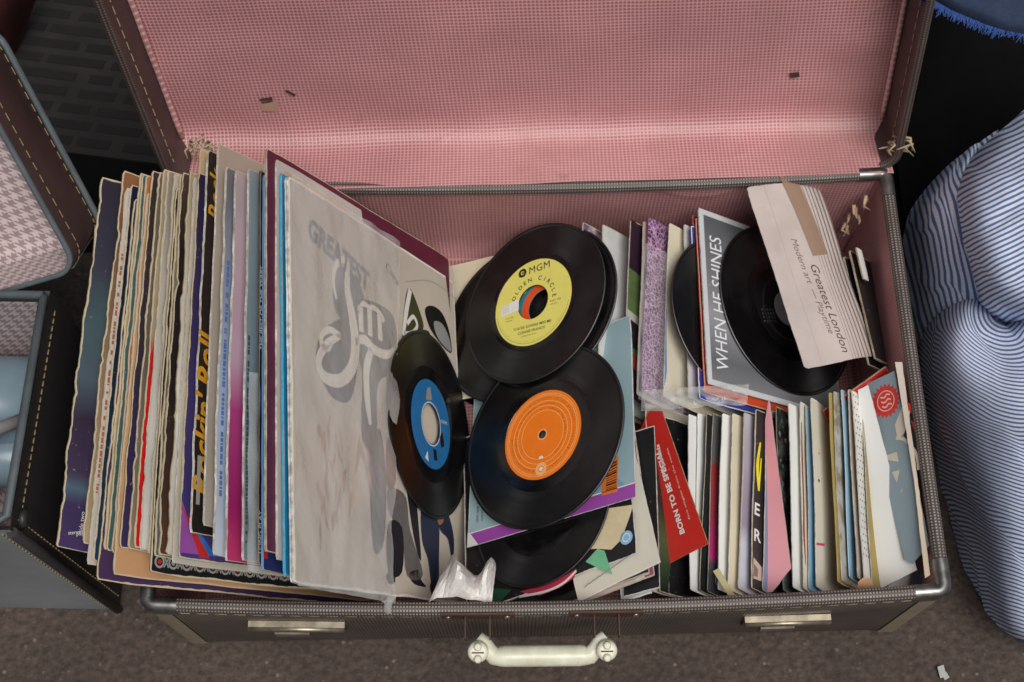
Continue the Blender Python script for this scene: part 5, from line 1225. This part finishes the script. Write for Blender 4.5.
# frayed denim hem at the top right
DEN = plain('faded_denim', (44, 58, 84), .9, .35, 220, bump=.4); FRG = plain('blue_denim_threads', (52, 84, 150), .9, .35, 200)
dz = 34
edge = [(905, -14), (925, -2), (945, 10), (968, 20), (992, 29), (1016, 34), (1045, 38), (1080, 40)]
den = empty('denim_hem', at(980, 20, 4), 'faded blue denim hem with a frayed fringe at the top right', 'clothing')
b = MB(); G = [[at(x+6-ky*.2, y-ky, dz+hz) for x, y in edge] for ky, hz in ((-1, 0), (14, 1.2), (40, 1.6), (90, 2))]
fD = surf(G); b.grid(lambda s, t: fD(s, t)+V((0, 0, 1))*.25*noise.noise(V((s*8, t*4, 0))), 50, 20, DEN); b.build('denim', den)
b = MB(); rs = random.Random(11); fe = surf([[at(x, y, dz) for x, y in edge]]*2)
for i in range(420):
    s_ = rs.random(); p = fe(s_, 0)+V((rs.uniform(-.1, .1), rs.uniform(0, .5), .1)); L_ = rs.uniform(.35, .95)
    d = V((rs.uniform(-.5, .25), -1, rs.uniform(-.3, .1))); b.tube([p, p+d*L_*.5, p+d*L_+V((rs.uniform(-.25, .2), .1, -.1))], [.07, .06, .03], FRG, 4, caps=False)
o = b.build('fringe', den); o['kind'] = 'stuff'

# ================================================================== striped cloth at the right
def striped():
    t = NT('blue_white_stripes'); u, v_ = t.uv()
    w_ = t.noise(30, 3)
    st = t.ramp(t.math('ABSOLUTE', t.math('SUBTRACT', t.math('FRACT', t.math('ADD', u, t.math('MULTIPLY', w_, .15))), .5)), [(.17, g(0)), (.27, g(1))])
    fine = t.noise(420, 2)
    c = t.mix(st, lin((96, 116, 164)), lin((222, 229, 243)))
    c = t.mix(1.0, c, t.ramp(fine, [(.3, g(.84)), (.7, g(1))]), 'MULTIPLY')
    t.base(c); t.rough(.85); t.spec(.2); t.bump(t.noise(16, 4), .25, .006); return t.m
STR = striped()
cloth = empty('striped_cloth', at(990, 480, 0), 'blue and white pinstriped cloth in soft folds right of the suitcase', 'clothing')
def ph_up(x, y): return (y+x*.50)/5.6
def ph_side(x, y): return (x + .0009*(y-250)**2*(1 if y < 250 else -.6) - .18*(y-200))/6.0
def ph_low(x, y):
    cx = 1004+max(0, y-330)*.42; cy = 308
    return math.sqrt(((x-cx)*1.0)**2+((y-cy)*.92)**2)/ 3.9
def lobe(name, G, ph, nu, nv, amp=.25):
    b = MB(); f = surf(G); seed_ = len(name)
    fn = lambda s, t: f(s, t)+V((.2, .2, 1))*(amp*noise.noise(V((s*3.2, t*3.8, seed_)))+.10*noise.noise(V((s*10, t*8, seed_+4)))-2.2*max(0, .16-abs(noise.noise(V((s*3+t*2.0, t*2.4-s, seed_+9))))))
    def uvf(s, t):
        x, y = to_px(f(s, t)); return (ph(x, y), t)
    b.grid(fn, nu, nv, STR, uvf); return b.build(name, cloth)
lobe('upper_fold', [[at(1120, 30, 22), at(1060, 80, 24), at(1000, 130, 22), at(958, 170, 16), at(950, 175, 5)],
                    [at(1140, 120, 25), at(1070, 140, 28), at(1000, 170, 27), at(962, 196, 23), at(950, 205, 12)],
                    [at(1150, 200, 25), at(1080, 210, 29), at(1020, 230, 28.5), at(976, 246, 25), at(962, 250, 14)],
                    [at(1150, 270, 22), at(1090, 285, 26), at(1040, 300, 26), at(992, 300, 22.5), at(978, 305, 12)],
                    [at(1150, 330, 14), at(1090, 335, 15), at(1050, 330, 15), at(1012, 325, 13), at(990, 330, 8)]], ph_up, 70, 70)
lobe('side_fold', [[at(1000, 128, 18), at(972, 146, 18), at(945, 168, 14), at(928, 186, 7)],
                   [at(990, 190, 20), at(956, 196, 21), at(926, 206, 16), at(908, 216, 6)],
                   [at(1000, 240, 19), at(966, 244, 20), at(928, 250, 15), at(904, 258, 4)],
                   [at(1010, 300, 15), at(970, 302, 16), at(930, 306, 11), at(906, 312, 2)],
                   [at(1010, 350, 8), at(970, 350, 8), at(932, 350, 5), at(910, 350, .4)]], ph_side, 60, 60)
lobe('lower_fold', [[at(1150, 320, 16), at(1080, 308, 16), at(1026, 312, 15), at(1000, 318, 13), at(984, 292, 16), at(960, 292, 11), at(940, 300, 5)],
                    [at(1150, 350, 20), at(1080, 345, 21), at(1030, 340, 19.5), at(996, 330, 18), at(962, 312, 17), at(936, 316, 11), at(922, 326, 3)],
                    [at(1150, 410, 21), at(1080, 400, 23), at(1030, 394, 22.5), at(990, 384, 20.5), at(950, 362, 17.5), at(928, 364, 10), at(918, 372, 2)],
                    [at(1150, 480, 18), at(1080, 470, 20), at(1030, 464, 19.5), at(990, 450, 17), at(958, 436, 12.5), at(940, 432, 7), at(930, 432, 1)],
                    [at(1150, 560, 12), at(1080, 552, 15), at(1036, 545, 15.5), at(1002, 530, 14), at(975, 508, 10), at(956, 494, 5), at(944, 490, .6)],
                    [at(1150, 640, 5), at(1080, 640, 7), at(1040, 632, 8), at(1012, 622, 7.5), at(990, 590, 6), at(968, 556, 3), at(958, 545, .4)],
                    [at(1150, 668, .2), at(1080, 662, .2), at(1040, 648, .3), at(1016, 637, .3), at(994, 622, .3), at(978, 592, .3), at(966, 570, .2)]], ph_low, 160, 170, .42)
